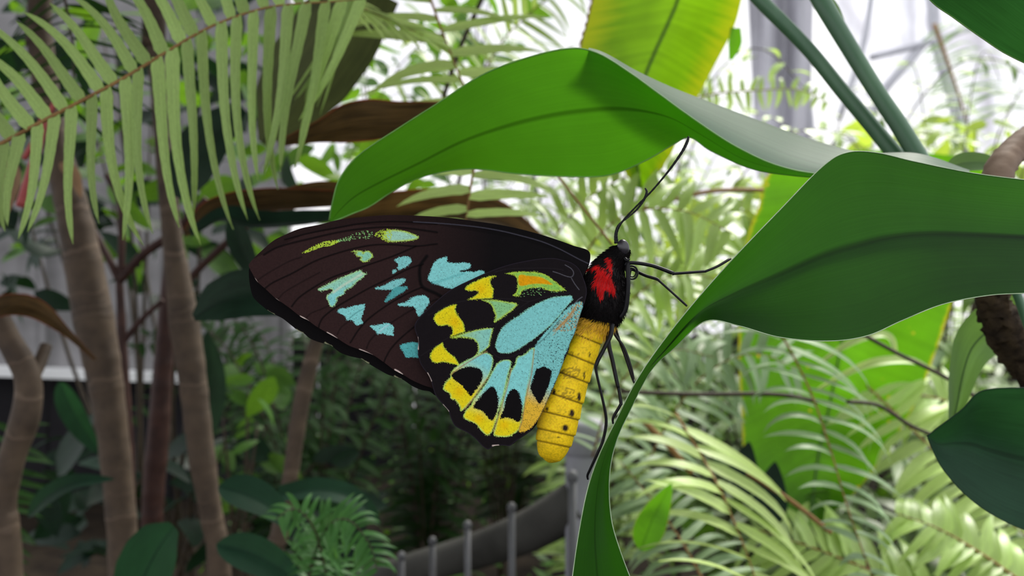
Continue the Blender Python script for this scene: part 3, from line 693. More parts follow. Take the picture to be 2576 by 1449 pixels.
def paint_hind(px, py):
    p = Paint(px, py, srgb(24, 19, 22))
    p.c *= rng.normal(1, 0.06, (len(px), 1))
    rel = np.zeros(len(px))
    def vein(z, pts, w=2.0, c=srgb(40, 33, 36), amt=0.7):
        k, a = p.line(zz(z, pts), w, c, amt); rel[k] -= a * 0.00010
    # costal shine and margin
    D, _, _ = dist_poly(px, py, cr(HIND, 200, True))
    # crescent with orange bar
    p.patch(zz(Z3, [(1290, 350), (1400, 335), (1500, 325), (1650, 330), (1780, 350), (1870, 400), (1950, 460), (2020, 520), (2080, 560), (2060, 575), (1950, 580), (1850, 570), (1780, 540), (1700, 530), (1600, 545), (1540, 560), (1500, 600), (1470, 640), (1390, 640), (1430, 600), (1450, 540), (1450, 470), (1440, 400), (1400, 370), (1340, 355)]), srgb(150, 214, 95), LIME, 5)
    p.patch(zz(Z3, [(1470, 372), (1600, 375), (1750, 395), (1860, 450), (1905, 500), (1780, 490), (1650, 490), (1480, 510)]), ORANGE, LIME, 2, 0.0)
    p.specks(zz(Z3, [(1480, 560), (1700, 520), (1900, 560), (2040, 580), (1800, 630), (1600, 640), (1480, 650)]), GREEN * 0.8, 0.12)
    YS = dict(edge=LIME, ew=4.0)
    p.patch(zz(Z3, [(770, 545), (830, 490), (930, 440), (1030, 400), (1170, 375), (1140, 400), (1105, 420), (1105, 480), (1130, 540), (1145, 590), (1130, 640), (1130, 670), (1000, 680), (880, 690), (800, 690), (850, 670), (900, 640), (945, 600), (920, 575), (830, 575)]), YEL, **YS)
    p.patch(zz(Z3, [(365, 930), (400, 870), (500, 800), (600, 760), (660, 750), (645, 810), (660, 860), (700, 920), (740, 970), (760, 1040), (765, 1105), (700, 1130), (620, 1170), (570, 1190), (600, 1140), (610, 1080), (590, 1040), (530, 1020), (450, 1030), (400, 1000)]), YEL, **YS)
    p.patch(zz(Z3, [(990, 695), (1130, 690), (1250, 705), (1350, 720), (1450, 750), (1380, 830), (1300, 890), (1230, 940), (1150, 985), (1165, 900), (1140, 820), (1100, 750), (1040, 715)]), srgb(150, 215, 150), LIME, 6)
    p.patch(zz(Z3, [(600, 1190), (700, 1140), (800, 1110), (950, 1075), (1120, 1055), (1125, 1110), (1100, 1220), (1080, 1300), (1000, 1370), (920, 1420), (860, 1450), (930, 1380), (940, 1300), (920, 1240), (870, 1200), (780, 1185), (700, 1180)]), LIME * 0.9, LIME, 5, grad=((1110, 840), (1225, 850), srgb(150, 222, 205)))
    p.patch(zz(Z3, [(320, 1410), (370, 1320), (480, 1250), (490, 1290), (560, 1370), (640, 1440), (680, 1500), (690, 1540), (600, 1520), (500, 1500), (400, 1510), (340, 1480)]), YEL, **YS)
    for (z, P, g) in (
        (Z4, [(545, 290), (620, 200), (760, 120), (900, 50), (980, 35), (1040, 60), (1065, 120), (1050, 220), (1010, 320), (930, 450), (850, 560), (800, 620), (730, 700), (670, 745), (660, 690), (600, 610), (550, 600), (540, 540), (470, 490), (460, 450), (490, 390), (550, 330)], ((1215, 910), (1165, 985), YEL)),
        (Z4, [(1120, 160), (1200, 120), (1270, 130), (1285, 180), (1250, 300), (1220, 430), (1180, 600), (1130, 760), (1090, 900), (1050, 1000), (990, 1040), (930, 990), (850, 900), (760, 860), (705, 820), (730, 740), (800, 670), (820, 610), (900, 510), (980, 400), (1050, 270), (1090, 200)], ((1250, 980), (1215, 1060), YEL)),
        (Z4, [(1360, 90), (1450, 50), (1530, -20), (1565, 0), (1550, 150), (1520, 300), (1490, 450), (1450, 650), (1420, 800), (1400, 920), (1370, 980), (1250, 1055), (1080, 1040), (1090, 950), (1120, 830), (1170, 650), (1220, 450), (1270, 280), (1330, 180)], ((1290, 1000), (1275, 1065), YEL))):
        p.patch(zz(z, P), CYAN, srgb(185, 230, 120), 4.5, 0.01, grad=g)
    # big cell
    p.patch(zz(Z3, [(2080, 640), (2150, 640), (2170, 680), (2100, 770), (2000, 890), (1900, 1000), (1800, 1090), (1680, 1190), (1560, 1270), (1450, 1340), (1350, 1380), (1240, 1385), (1190, 1350), (1165, 1290), (1190, 1180), (1250, 1060), (1350, 970), (1480, 890), (1600, 800), (1750, 720), (1900, 660)]), CYAN * 0.93, srgb(150, 215, 180), 3, 0.02)
    # anal area, turning yellow towards the abdomen tip
    an = zz(Z3, [(2180, 745), (2290, 720), (2275, 880), (2190, 1130), (2060, 1420)]) + zz(Z4, [(1920, 160), (1850, 330), (1770, 500), (1690, 690), (1600, 860), (1500, 965), (1380, 992), (1430, 780), (1480, 450), (1520, 250), (1555, 100), (1560, 0)]) + zz(Z3, [(1660, 1400), (1690, 1270), (1800, 1130), (1950, 960), (2080, 820)])
    p.patch(an, CYAN * 0.88, None, 4, 0.05, grad=((1355, 950), (1330, 1020), GOLD), n=160)
    P = zz(Z3, [(2200, 740), (2290, 720), (2270, 880), (2210, 1060), (2060, 1100), (1900, 1090), (2050, 900)])
    p.specks(P, TAN, 0.34); p.specks(P, srgb(70, 90, 85), 0.12)
    p.specks(zz(Z3, [(2150, 1000), (2230, 1000), (2060, 1420), (2000, 1620), (1700, 1620), (1720, 1280), (1900, 1100)]), srgb(50, 80, 85), 0.05)
    for i in range(26):
        a = np.array([2230 - i * 6.0, 740 + i * 9.0]); b = a + np.array([-70 - 4 * i, 130 + rng.uniform(-10, 60)])
        p.line(zz(Z3, [tuple(a), tuple((a + b) / 2 + rng.uniform(-8, 8, 2)), tuple(b)]), 0.9, TAN * rng.uniform(0.6, 1.2), 0.7, 12)
    # black spots
    BK = srgb(16, 13, 15)
    for P in ([(560, 300), (650, 240), (760, 205), (860, 215), (920, 250), (940, 310), (920, 390), (880, 460), (820, 530), (790, 565), (740, 500), (680, 430), (600, 370)],
              [(830, 690), (850, 640), (920, 560), (980, 490), (1040, 445), (1090, 470), (1120, 550), (1130, 640), (1110, 760), (1080, 830), (1045, 860), (980, 800), (930, 745), (840, 715)],
              [(1150, 830), (1190, 730), (1220, 600), (1270, 500), (1330, 480), (1380, 530), (1410, 630), (1420, 720), (1390, 870), (1290, 840), (1220, 825)],
              [(1575, 270), (1610, 230), (1680, 205), (1760, 240), (1775, 290), (1740, 430), (1690, 560), (1630, 650), (1580, 590), (1520, 480), (1540, 380)]):
        p.patch(zz(Z4, P), BK, None, 4, 0.0)
    # yolk-coloured centres of the yellow spots
    for c in ((1210, 727), (1143, 810), (1155, 985), (1205, 1052), (1268, 1070)):
        k = np.hypot(px - c[0], py - c[1]); a = (np.exp(-(k / 13) ** 2) * (p.c[:, 0] > 0.5) * (p.c[:, 2] < 0.3))[:, None] * 0.8
        p.c = p.c * (1 - a) + DEEPY[None] * a
    # veins
    for z, P in ((Z4, [(1000, 340), (900, 480), (810, 610), (720, 720)]), (Z4, [(1285, 230), (1250, 400), (1180, 660), (1100, 900), (1070, 990)]),
                 (Z4, [(1565, 0), (1530, 300), (1470, 560), (1420, 850), (1380, 975)]), (Z4, [(990, 20), (860, 90), (700, 190), (550, 300)])):
        vein(z, P, 1.5, TAN * 0.8, 0.75)
    for z, P in ((Z3, [(2120, 600), (1800, 660), (1600, 715), (1450, 690), (1200, 680), (900, 690), (600, 750), (300, 890)]), (Z3, [(1140, 1020), (950, 1060), (700, 1130), (540, 1195), (350, 1320), (200, 1420)]),
                 (Z3, [(2040, 310), (1900, 290), (1700, 285), (1500, 290), (1300, 300), (1150, 340)]), (Z3, [(1600, 720), (1400, 850), (1200, 1000), (1140, 1150), (1100, 1320), (1200, 1440), (1350, 1440), (1600, 1330), (1800, 1190), (2000, 950)])):
        vein(z, P, 1.6, srgb(38, 33, 37), 0.5)
    for P in ([(2070, 240), (2150, 290), (2180, 350), (2150, 395), (2080, 385), (1990, 350), (1910, 325)], [(2150, 410), (2190, 480), (2250, 560)], [(2290, 655), (2240, 690), (2190, 740)]):
        vein(Z3, P, 1.0, srgb(120, 118, 128), 0.6)
    m = np.clip(1 - D / 3.0, 0, 1)[:, None] * 0.6
    p.c = p.c * (1 - m) + srgb(52, 45, 58)[None] * m
    for z, a, b in ((Z3, (155, 1180), (163, 1330)), (Z4, (268, 285), (312, 378)), (Z4, (455, 670), (520, 745)), (Z4, (1060, 1165), (1130, 1160))):
        q = ((a[0] + b[0]) / 2, (a[1] + b[1]) / 2)
        p.line(zz(z, [a, q, b]), 1.8, CREAM, 0.9)
    p.relief = rel + 0.00002 * np.sin((px * 0.8 + py * 0.6) * 0.16)
    return p

BODY_D = 0.2035
def build_butterfly():
    t = Thing('butterfly', 'large black butterfly with turquoise and yellow wing patches, red-sided thorax and yellow abdomen', 'butterfly', W(1560, 800, BODY_D))
    fd = lambda px, py: 0.2003 + 0.0016 * np.clip((1480 - px) / 850, 0, 1) ** 1.5 + 0.0012 * np.sin(np.clip((px - 620) / 860, 0, 1) * np.pi) * 0.5
    v, f, c = wing_mesh(FORE, fd, paint_fore, 1.25)
    o = obj('forewing', v, f, M_WING, t, colr=c); o['label'] = 'brown-black near forewing with turquoise patches'
    v, f, c = wing_mesh(FAR, lambda px, py: fd(px, py) + 0.0030 + 0.0012 * np.clip((px - 1000) / 480, 0, 1), paint_far, 2.0)
    o = obj('forewing', v, f, M_WING, t, colr=c); o['label'] = 'black edge of the far forewing'
    hd = lambda px, py: 0.1996 - 0.0012 * np.clip(1 - dist_line(px, py) / 70, 0, 1) + 0.0006 * np.clip((1250 - px) / 200, 0, 1)
    ab = np.array([(1470, 790), (1440, 880), (1400, 980), (1360, 1060)], float)
    def dist_line(px, py): return dist_poly(px, py, ab, False)[0]
    v, f, c = wing_mesh(HIND, hd, paint_hind, 1.25)
    o = obj('hindwing', v, f, M_WING, t, colr=c); o['label'] = 'near hindwing with yellow, green and turquoise cells'
    # far hindwing, mostly hidden: same outline a little behind
    H2 = [(x + 6, y - 4) for x, y in HIND]
    v, f, c = wing_mesh(H2, lambda px, py: 0.2088 - 0.003 * np.clip((1300 - px) / 250, 0, 1), lambda a, b: Paint(a, b, BLACK), 4.0)
    obj('hindwing', v, f, M_WING, t, colr=c)
    # body: one lofted surface, head - thorax - abdomen
    sp = [(1580, 622, 4), (1574, 628, 15), (1564, 636, 23), (1553, 648, 27), (1541, 662, 34), (1530, 684, 46), (1524, 712, 54), (1521, 742, 57), (1518, 772, 54), (1511, 798, 45), (1500, 816, 37), (1487, 835, 35), (1474, 865, 38), (1459, 900, 41), (1443, 940, 44), (1428, 980, 47), (1415, 1018, 50), (1406, 1052, 51), (1399, 1084, 49), (1393, 1112, 45), (1388, 1136, 37), (1385, 1152, 26), (1383, 1160, 14), (1382, 1164, 3)]
    n, m = 260, 72
    q = cr(np.array(sp, float), n); r = np.maximum(q[:, 2], 0.5)
    T = norm(np.gradient(q[:, :2], axis=0)); S = np.stack([T[:, 1], -T[:, 0]], -1)         # S points to the belly side (right)
    s = np.linspace(0, 1, n)
    i0 = np.argmin(np.abs(q[:, 1] - 835)); i1 = np.argmin(np.abs(q[:, 1] - 1150))
    L = np.concatenate([[0], np.cumsum(np.linalg.norm(np.diff(q[:, :2], axis=0), axis=1))])
    seg = np.array([805, 853, 903, 950, 1000, 1046, 1088, 1116], float)                    # segment joints (py of the midline)
    la = np.array([L[np.argmin(np.abs(q[:, 1] - y))] for y in seg])
    rr = r.copy()
    groove = np.zeros(n)
    for k, a in enumerate(la):
        d = L - a
        groove = np.maximum(groove, np.exp(-(d / 2.0) ** 2))
        b = la[k + 1] if k + 1 < len(la) else a + 40
        w = np.clip(d / (b - a), 0, 1) * (d > 0) * (d < b - a)
        rr += np.where((d > 0) & (d < b - a), 3.2 * (w - 0.45), 0)
    rr -= groove * 2.0
    a = np.linspace(0, 2 * np.pi, m, endpoint=False)
    px = q[:, 0][:, None] + S[:, 0][:, None] * np.cos(a)[None] * rr[:, None]
    py = q[:, 1][:, None] + S[:, 1][:, None] * np.cos(a)[None] * rr[:, None]
    dd = BODY_D - np.sin(a)[None] * rr[:, None] * 0.92 * BODY_D / FPX
    V = WA(np.stack([px, py, dd], -1))
    # colours
    P_, Q_ = px.ravel(), py.ravel()
    front = np.sin(np.broadcast_to(a[None], px.shape)).ravel() > -0.2
    yel = srgb(255, 214, 28)
    c = np.tile(yel, (len(P_), 1))
    c *= (1 + 0.10 * np.sin(P_ * 0.11) * np.sin(Q_ * 0.13))[:, None]
    g = np.broadcast_to(groove[:, None], px.shape).ravel()[:, None]
    c = c * (1 - 0.8 * g) + srgb(80, 45, 25)[None] * 0.8 * g
    side = np.broadcast_to(np.cos(a)[None], px.shape).ravel()
    dark = np.clip((np.broadcast_to(L[:, None], px.shape).ravel() - la[5]) / 90, 0, 1)[:, None] * 0.25
    c = c * (1 - dark) + srgb(205, 165, 25)[None] * dark
    for x, y, rx, ry in ((2110, 570, 22, 55), (2022, 770, 30, 48), (1942, 950, 38, 40), (1805, 510, 22, 38), (1722, 720, 18, 26), (1862, 1065, 14, 9), (2240, 60, 9, 36), (2172, 320, 10, 50)):
        x, y = 1020 + x / 4.83, 880 + y / 4.83
        e = ((P_ - x) / (rx / 4.83)) ** 2 + ((Q_ - y) / (ry / 4.83)) ** 2
        k = np.clip(1.5 - e, 0, 1)[:, None]
        c = c * (1 - k) + srgb(40, 26, 20)[None] * k
    for x, y, rx, ry, dn in ((2010, 275, 170, 75, .6), (1980, 540, 150, 75, .5), (2060, 40, 60, 40, .35), (1925, 270, 50, 40, .6), (1960, 790, 120, 50, .2)):
        x, y = 1020 + x / 4.83, 880 + y / 4.83
        e = ((P_ - x) / (rx / 4.83)) ** 2 + ((Q_ - y) / (ry / 4.83)) ** 2
        k = (rng.random(len(P_)) < dn * np.clip(1.3 - e, 0, 1)); c[k] = c[k] * .45 + srgb(85, 55, 25) * .55
    tx = (Q_ < 806 + 0.25 * (P_ - 1500)); c[tx] = srgb(16, 12, 13)
    red = [zz(Z5, [(470, 560), (540, 545), (620, 600), (700, 680), (740, 780), (770, 860), (765, 940), (700, 900), (610, 870), (600, 960), (605, 1000), (570, 1010), (545, 930), (530, 860), (490, 800), (490, 740), (540, 690), (500, 620)]), zz(Z5, [(650, 450), (700, 440), (730, 520), (720, 640), (690, 640), (670, 540)]), zz(Z5, [(370, 600), (420, 560), (450, 600), (420, 630), (380, 630)])]
    for R in red:
        k = inside(P_, Q_, R) & tx; c[k] = srgb(190, 22, 22)
    body = obj('body', V.reshape(-1, 3), grid_faces(n, m, True), M_BODY, t, colr=c)
    # fur on the thorax and at the root of the abdomen
    Nv = norm((V - WA(np.stack([q[:, 0], q[:, 1], np.full(n, BODY_D)], -1))[:, None]).reshape(-1, 3))
    Tv = np.repeat(norm(np.gradient(WA(np.stack([q[:, 0], q[:, 1], np.full(n, BODY_D)], -1)), axis=0)), m, 0)
    Vf = V.reshape(-1, 3)
    cand = np.where((Q_ > 618) & (Q_ < 850))[0]
    fur = {'black': [], 'red': [], 'yellow': []}
    for k in rng.choice(cand, 9000):
        isred = any(inside(np.array([P_[k]]), np.array([Q_[k]]), R)[0] for R in red) and tx[k]
        if Q_[k] > 806 + 0.25 * (P_[k] - 1500):
            if Q_[k] > 850 or rng.random() > (855 - Q_[k]) / 40: continue
            kind, ln = 'yellow', rng.uniform(0.0006, 0.0018)
        elif isred: kind, ln = 'red', rng.uniform(0.0008, 0.0018)
        else: kind, ln = 'black', rng.uniform(0.0006, 0.0015)
        fur[kind].append((k, ln))
    for kind, base in (('black', srgb(14, 11, 12)), ('red', srgb(205, 24, 24)), ('yellow', srgb(228, 180, 60))):
        vs_, fs_, cs_ = [], [], []
        for k, ln in fur[kind]:
            p0 = Vf[k]; d = norm(Nv[k] * 0.55 + Tv[k] * 0.8 + rng.normal(0, 0.22, 3))
            p1 = p0 + d * ln * 0.6; p2 = p1 + norm(d + Tv[k] * 0.5 - Nv[k] * 0.1) * ln * 0.5
            sd = norm(np.cross(d, [0.2, 1, 0.1])) * 0.00006
            i = len(vs_)
            vs_ += [p0 - sd, p0 + sd, p1 + sd * .8, p1 - sd * .8, p2]
            fs_ += [(i, i + 1, i + 2, i + 3), (i + 3, i + 2, i + 4)]
            cs_ += [base * rng.uniform(0.6, 1.25)] * 5
        o = obj('fur', vs_, fs_, M_FUR, t, parent=body, colr=np.array(cs_)); o['kind'] = 'stuff'
        o['label'] = kind + ' fur'
    # eyes
    for sgn in (-1, 1):
        u_ = np.linspace(0, np.pi, 18); w_ = np.linspace(0, 2 * np.pi, 28, endpoint=False)
        e = np.stack([np.sin(u_)[:, None] * np.cos(w_)[None] * 16.0, np.cos(u_)[:, None] * 20.0 * np.ones(28)[None], np.sin(u_)[:, None] * np.sin(w_)[None] * 11], -1)
        ce = (1568, 622, BODY_D + sgn * 14 * BODY_D / FPX)
        E = WA(np.stack([ce[0] + e[..., 0] * .97 + e[..., 1] * .1, ce[1] + e[..., 1], ce[2] + e[..., 2] * BODY_D / FPX], -1))
        obj('eye', E.reshape(-1, 3), grid_faces(18, 28, True), M_EYE, t)
    PXM = 0.2 / FPX
    def limb(name, pts, rad, n=40, seg=8, bumps=False):
        p = WA(np.array(pts, float))
        q = cr(np.column_stack([p, rad]), n)
        if bumps: q[:, 3] *= 1 + 0.10 * np.sin(np.arange(n) * 2.1)
        v, f, u = tube(q[:, :3], q[:, 3] * PXM, seg)
        return obj(name, v, f, M_CHITIN, t, uv=u)
    # antennae
    limb('antenna', [(1553, 612, .2022), (1552, 585, .2018), (1566, 557, .2012), (1600, 520, .2008), (1640, 480, .2005), (1682, 430, .2002), (1714, 385, .2), (1729, 356, .2), (1732, 343, .2)], [3.2, 2.6, 2.4, 2.3, 2.3, 2.6, 3.4, 3.6, 2.2], 90, 8, True)
    limb('antenna', [(1548, 612, .2048), (1548, 588, .2055), (1556, 566, .2065), (1578, 548, .208), (1603, 526, .209), (1620, 502, .2095), (1627, 484, .2097), (1623, 473, .2098)], [3.2, 2.5, 2.3, 2.3, 2.6, 3.2, 3.4, 2.0], 70, 8, True)
    # coiled proboscis
    sp2 = [(1572, 668, .2015), (1577, 660, .2015)]
    for k in range(26):
        th = math.radians(200) + k * 0.48; R_ = 19 - k * 0.42
        sp2.append((1590 + math.cos(th) * R_ * 0.85, 687 + math.sin(th) * R_, .2015 + 0.00002 * k))
    limb('proboscis', sp2, np.linspace(3.0, 1.6, len(sp2)), 140, 8)
    # palp
    limb('palp', [(1571, 650, .2015), (1578, 655, .201), (1584, 651, .201)], [5, 4.5, 2], 16)
    # legs: femur folded up along the chest, tibia, tarsus on the leaf edge
    def leg(pts, rad, spurs=()):
        o = limb('leg', pts, rad, 70)
    leg([(1560, 800, .2005), (1574, 775, .2), (1580, 720, .1995), (1580, 672, .1995), (1588, 661, .1995), (1640, 668, .199), (1690, 686, .1988), (1697, 688, .1988), (1768, 683, .199), (1776, 682, .199), (1805, 670, .1995), (1832, 654, .2005), (1838, 651, .2012)],
        [6, 6.5, 6, 5.5, 5, 5, 5.2, 4, 3.4, 3.2, 3.2, 3.4, 2.5])
    leg([(1565, 790, .206), (1578, 740, .2065), (1584, 684, .2066), (1592, 678, .2066), (1606, 685, .206), (1626, 694, .205), (1652, 702, .204), (1660, 708, .2035), (1690, 735, .2025), (1722, 764, .2015), (1728, 770, .2012)],
        [5.5, 5, 4.5, 4.2, 4.2, 4.2, 4.2, 3.2, 3, 3, 2.4])
    leg([(1540, 815, .2), (1536, 843, .1992), (1518, 880, .1985), (1502, 912, .198), (1500, 935, .198), (1516, 1005, .1985), (1525, 1058, .199), (1517, 1107, .1995), (1501, 1145, .2), (1484, 1182, .2012), (1478, 1196, .2022), (1479, 1206, .2026)],
        [6, 6, 5.2, 5, 3.6, 3.6, 4, 3.8, 3.6, 3.4, 3.2, 2.4])
    leg([(1545, 812, .2025), (1530, 852, .2025), (1542, 913, .2022), (1553, 966, .2018), (1556, 978, .2018), (1562, 1012, .2016), (1560, 1020, .2015), (1543, 1050, .2018), (1542, 1066, .202)],
        [6, 6.2, 5.5, 5, 4, 4.6, 4, 3.6, 2.4])
    leg([(1550, 810, .2065), (1546, 838, .2066), (1566, 868, .206), (1577, 892, .2055), (1588, 926, .2045), (1594, 953, .2032), (1596, 962, .202)],
        [4, 3.8, 3.8, 3.6, 3.4, 3.2, 2.4])
    leg([(1540, 800, .208), (1556, 850, .209), (1574, 900, .2085), (1590, 950, .2065), (1597, 966, .203)], [4, 3.8, 3.4, 3, 2.2])

build_butterfly()

# ------------------------------------------------------------------ ferns
PINNA = {}
def pinna_geo(droop, sweep, n=9, tip=1.0):
    t = np.linspace(0, 1, n); th = -droop * t ** 1.4; dt = 1 / (n - 1)
    x = np.concatenate([[0], np.cumsum(np.cos(th[:-1]) * dt)]); z = np.concatenate([[0], np.cumsum(np.sin(th[:-1]) * dt)])
    y = sweep * t ** 2
    w = 0.5 * np.minimum(1, t * 5 + 0.6) * np.maximum(1 - t ** (2.9 * tip), 0.0) ** 0.95 * (1 + 0.06 * (np.arange(n) % 2))
    w = np.maximum(w, 0.015)
    V = np.zeros((n, 3, 3)); UV = np.zeros((n, 3, 2))
    for k, s in enumerate((-1, 0, 1)):
        V[:, k, 0] = x; V[:, k, 1] = w * s; V[:, k, 2] = z + (0.0 if s == 0 else 0.012)
        UV[:, k, 0] = t; UV[:, k, 1] = 0.5 + 0.5 * s
    return V.reshape(-1, 3), y.repeat(3), grid_faces(n, 3), UV.reshape(-1, 2)

DROOPS = [0.15, 0.45, 0.8, 1.25, 1.8]
def pinna_mesh(di, si, mat):
    key = (di, si, mat.name)
    if key not in PINNA and mat is M_FERN_NEAR:                    # long strap leaflets with hooked tips and toothed margins
        n = 17; t = np.linspace(0, 1, n)
        V, _, F, UV = pinna_geo(DROOPS[di], 0, n)
        V = V.reshape(n, 3, 3).copy()
        w = 0.5 * np.minimum(1, t * 8 + .7) * (1 - .62 * t) * np.clip((1 - t) * 7, 0, 1) ** .6 * (1 + .07 * (np.arange(n) % 2)); w = np.maximum(w, .01)
        V[:, 0, 1] = -w; V[:, 2, 1] = w
        V[:, :, 1] += ((si - .75) * 1.1 * t ** 4 + .15 * np.sin(t * 5 + si * 2) * t)[:, None]
        PINNA[key] = mesh('pinna', V.reshape(-1, 3), F, mat, uv=UV)
    if key not in PINNA:
        V, y, F, UV = pinna_geo(DROOPS[di], 0)
        V = V.copy(); V[:, 1] += 0    # sideways sweep is applied through the mesh of each variant
        V[:, 1] += (si - 1) * 0.9 * (UV[:, 0] ** 2)
        PINNA[key] = mesh('pinna', V, F, mat, uv=UV)
    return PINNA[key]

RAW = [pinna_geo(d, 0, 6) for d in DROOPS]

def frond(thing, pts, n, plen, pwid, mat, rmat=None, hint=(0, -0.75, 0.65), ang=18, droop=(0.3, 0.9), t0=0.04, t1=1.0, joined=False, rr=0.0016, dirs=None,
          part='rachis', up_mix=0.5, jit=0.06, as_part=False, sides=(-1, 1), seed=1):
    """one frond: rachis tube plus pinnae on both sides. pts in world metres; plen(t, side) metres"""
    R = np.random.default_rng(seed)
    P = cr(pts, 80)
    T = norm(np.gradient(P, axis=0))
    H = np.asarray(hint, float)
    v, f, u = tube(P[::3], np.linspace(rr, rr * 0.3, len(P[::3])), 6)
    rach = obj(part, v, f, rmat or M_RACHIS, thing, uv=u)
    par = rach if as_part else thing.o
    L = np.concatenate([[0], np.cumsum(np.linalg.norm(np.diff(P, axis=0), axis=1))]); L /= L[-1]
    JV, JF, JU = [], [], []; base = 0
    for k in range(n):
        for s in sides:
            t = t0 + (t1 - t0) * (k + 0.5 * (s > 0) + R.uniform(-.15, .15)) / n
            t = min(max(t, 0), 1)
            p = np.array([np.interp(t, L, P[:, i]) for i in range(3)]); tt = norm(np.array([np.interp(t, L, T[:, i]) for i in range(3)]))
            side = norm(np.cross(tt, H)) * s
            a = math.radians(ang + R.normal(0, 5))
            if dirs is not None:
                X = norm(np.asarray(dirs(t, s)) + R.normal(0, jit, 3))
            else:
                X = norm(side * math.cos(a) + tt * math.sin(a) + R.normal(0, jit, 3))
            Zv = H * (1 - up_mix) + np.array([0, 0, 1.0]) * up_mix + R.normal(0, 0.12, 3)
            Zv = norm(Zv - X * (Zv @ X)); Yv = np.cross(Zv, X)
            l = plen(t, s) * R.uniform(0.9, 1.1); w = pwid * (0.75 + 0.25 * min(1, l / max(plen(0.3, s), 1e-6))) * R.uniform(0.9, 1.1)
            dr = R.uniform(*droop); di = int(np.argmin(np.abs(np.array(DROOPS) - dr)))
            if joined:
                V, y, F, UV = RAW[di]
                Q = p + np.outer(V[:, 0] * l, X) + np.outer(V[:, 1] * w, Yv) + np.outer(V[:, 2] * l, Zv)
                JV.append(Q); JF.append(F + base); JU.append(UV); base += len(V)
            else:
                M = np.eye(4); M[:3, 0] = X * l; M[:3, 1] = Yv * w; M[:3, 2] = Zv * l; M[:3, 3] = p - thing.loc
                o = bpy.data.objects.new('pinna', pinna_mesh(di, int(R.integers(0, 3)), mat))
                col.objects.link(o); o.parent = par; o.matrix_local = Matrix(M.tolist())
    if joined:
        o = obj('pinnae', np.vstack(JV), np.vstack(JF), mat, thing, parent=par, uv=np.vstack(JU)); o['kind'] = 'stuff'
    return rach

def px_frond(name, label, pts, n, lpx, wpx, mat, group=None, prof=None, **k):
    """a frond whose rachis is given as (px,py,d); pinna size in pixels at its own depth"""
    w = WA(np.array(pts, float)); dm = np.mean([p[2] for p in pts])
    th = Thing(name, label, 'fern frond', w[-1] if w[-1][2] < w[0][2] else w[0], group)
    sc = dm / FPX
    pf = prof or (lambda t, s: math.sin(math.pi * min(1, 0.16 + 0.84 * (1 - t))) ** 0.6 if t > .5 else 1.0)
    frond(th, w, n, lambda t, s: max(lpx * pf(t, s), 6) * sc, wpx * sc, mat, **k)
    return th

def build_near_fern():
    pts = [(-90, 412, .33), (0, 363, .33), (130, 293, .33), (300, 203, .335), (420, 130, .34), (530, 67, .345), (640, 27, .35), (720, 12, .355), (850, 3, .36), (960, -8, .365)]
    xs = [-100, 20, 150, 300, 450, 600, 740, 900]
    dl = [-.12, -.10, -.06, .08, .02, .03, -.08, -.38]
    ll = [215, 225, 310, 385, 470, 500, 450, 400]
    w = WA(np.array(pts, float)); P = cr(w, 80)
    L = np.concatenate([[0], np.cumsum(np.linalg.norm(np.diff(P, axis=0), axis=1))]); L /= L[-1]
    PX = P[:, 0] / P[:, 1] * FPX + 1288
    def xat(t): return np.interp(t, L, PX)
    def dirs(t, s):
        x = xat(t)
        if s > 0: return (np.interp(x, xs, dl), -0.12, -1)
        return (np.interp(x, [-100, 300, 460, 700], [-.68, -.60, -.42, -.25]), 0.12, 0.8)
    def plen(t, s):
        x = xat(t)
        return (np.interp(x, xs, ll) if s > 0 else np.interp(x, [-100, 300, 700], [290, 290, 230])) * .34 / FPX
    th = Thing('fern_frond', 'large pale green fern frond with a thin brown stalk across the top left corner', 'fern frond', w[0])
    frond(th, w, 23, plen, 33 * .34 / FPX, M_FERN_NEAR, M_RACHIS, dirs=dirs, droop=(0.1, 0.35), rr=0.0009, hint=(0, -0.95, 0.3), up_mix=0.0, jit=0.045, seed=3, t1=0.97)
    # finer frond behind it
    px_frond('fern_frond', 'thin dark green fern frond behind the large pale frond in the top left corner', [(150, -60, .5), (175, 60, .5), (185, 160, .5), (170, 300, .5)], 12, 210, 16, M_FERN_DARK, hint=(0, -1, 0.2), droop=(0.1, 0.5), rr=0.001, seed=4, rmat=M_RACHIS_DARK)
    px_frond('fern_frond', 'fine pale fern frond fanning down beside the end of the large top left frond', [(905, -70, .42), (880, 10, .42), (860, 50, .42), (850, 90, .42)], 9, 330, 13, M_FERN_NEAR, dirs=lambda t, s: (-.34 + .10 * s * (1 - t) - .12 * t, -.1, -1), droop=(0.1, 0.3), rr=0.0007, hint=(0, -1, 0.2), up_mix=0, jit=.07, seed=5, prof=lambda t, s: 1.1 - .5 * t)

def px_arc(F):
    for lab, pts in (('long pale arching leaflet across the green banana leaf, the lower of two', [(2050, 985, .6), (2120, 945, .59), (2200, 913, .58), (2290, 908, .58), (2355, 935, .58)]),
                     ('pale arching leaflet across the green banana leaf, the upper of two', [(2060, 915, .6), (2130, 868, .6), (2200, 842, .6), (2240, 852, .6), (2256, 900, .6)])):
        w = WA(np.array(pts, float)); t = Thing('fern_leaflet', lab, 'fern leaflet', w[0])
        v, f, uv = blade(w, 27 * .59 / FPX, nrm=(0, -.7, .7), prof=[.3, .7, 1, .95, .2], n=20, m=5)
        obj('blade', v, f, M_FERN_LIGHT, t, uv=uv)
        vv, ff, u = tube(v.reshape(20, 5, 3)[:, 2], .0003, 6); obj('midrib', vv, ff, M_FERN_PALE, t, uv=u)

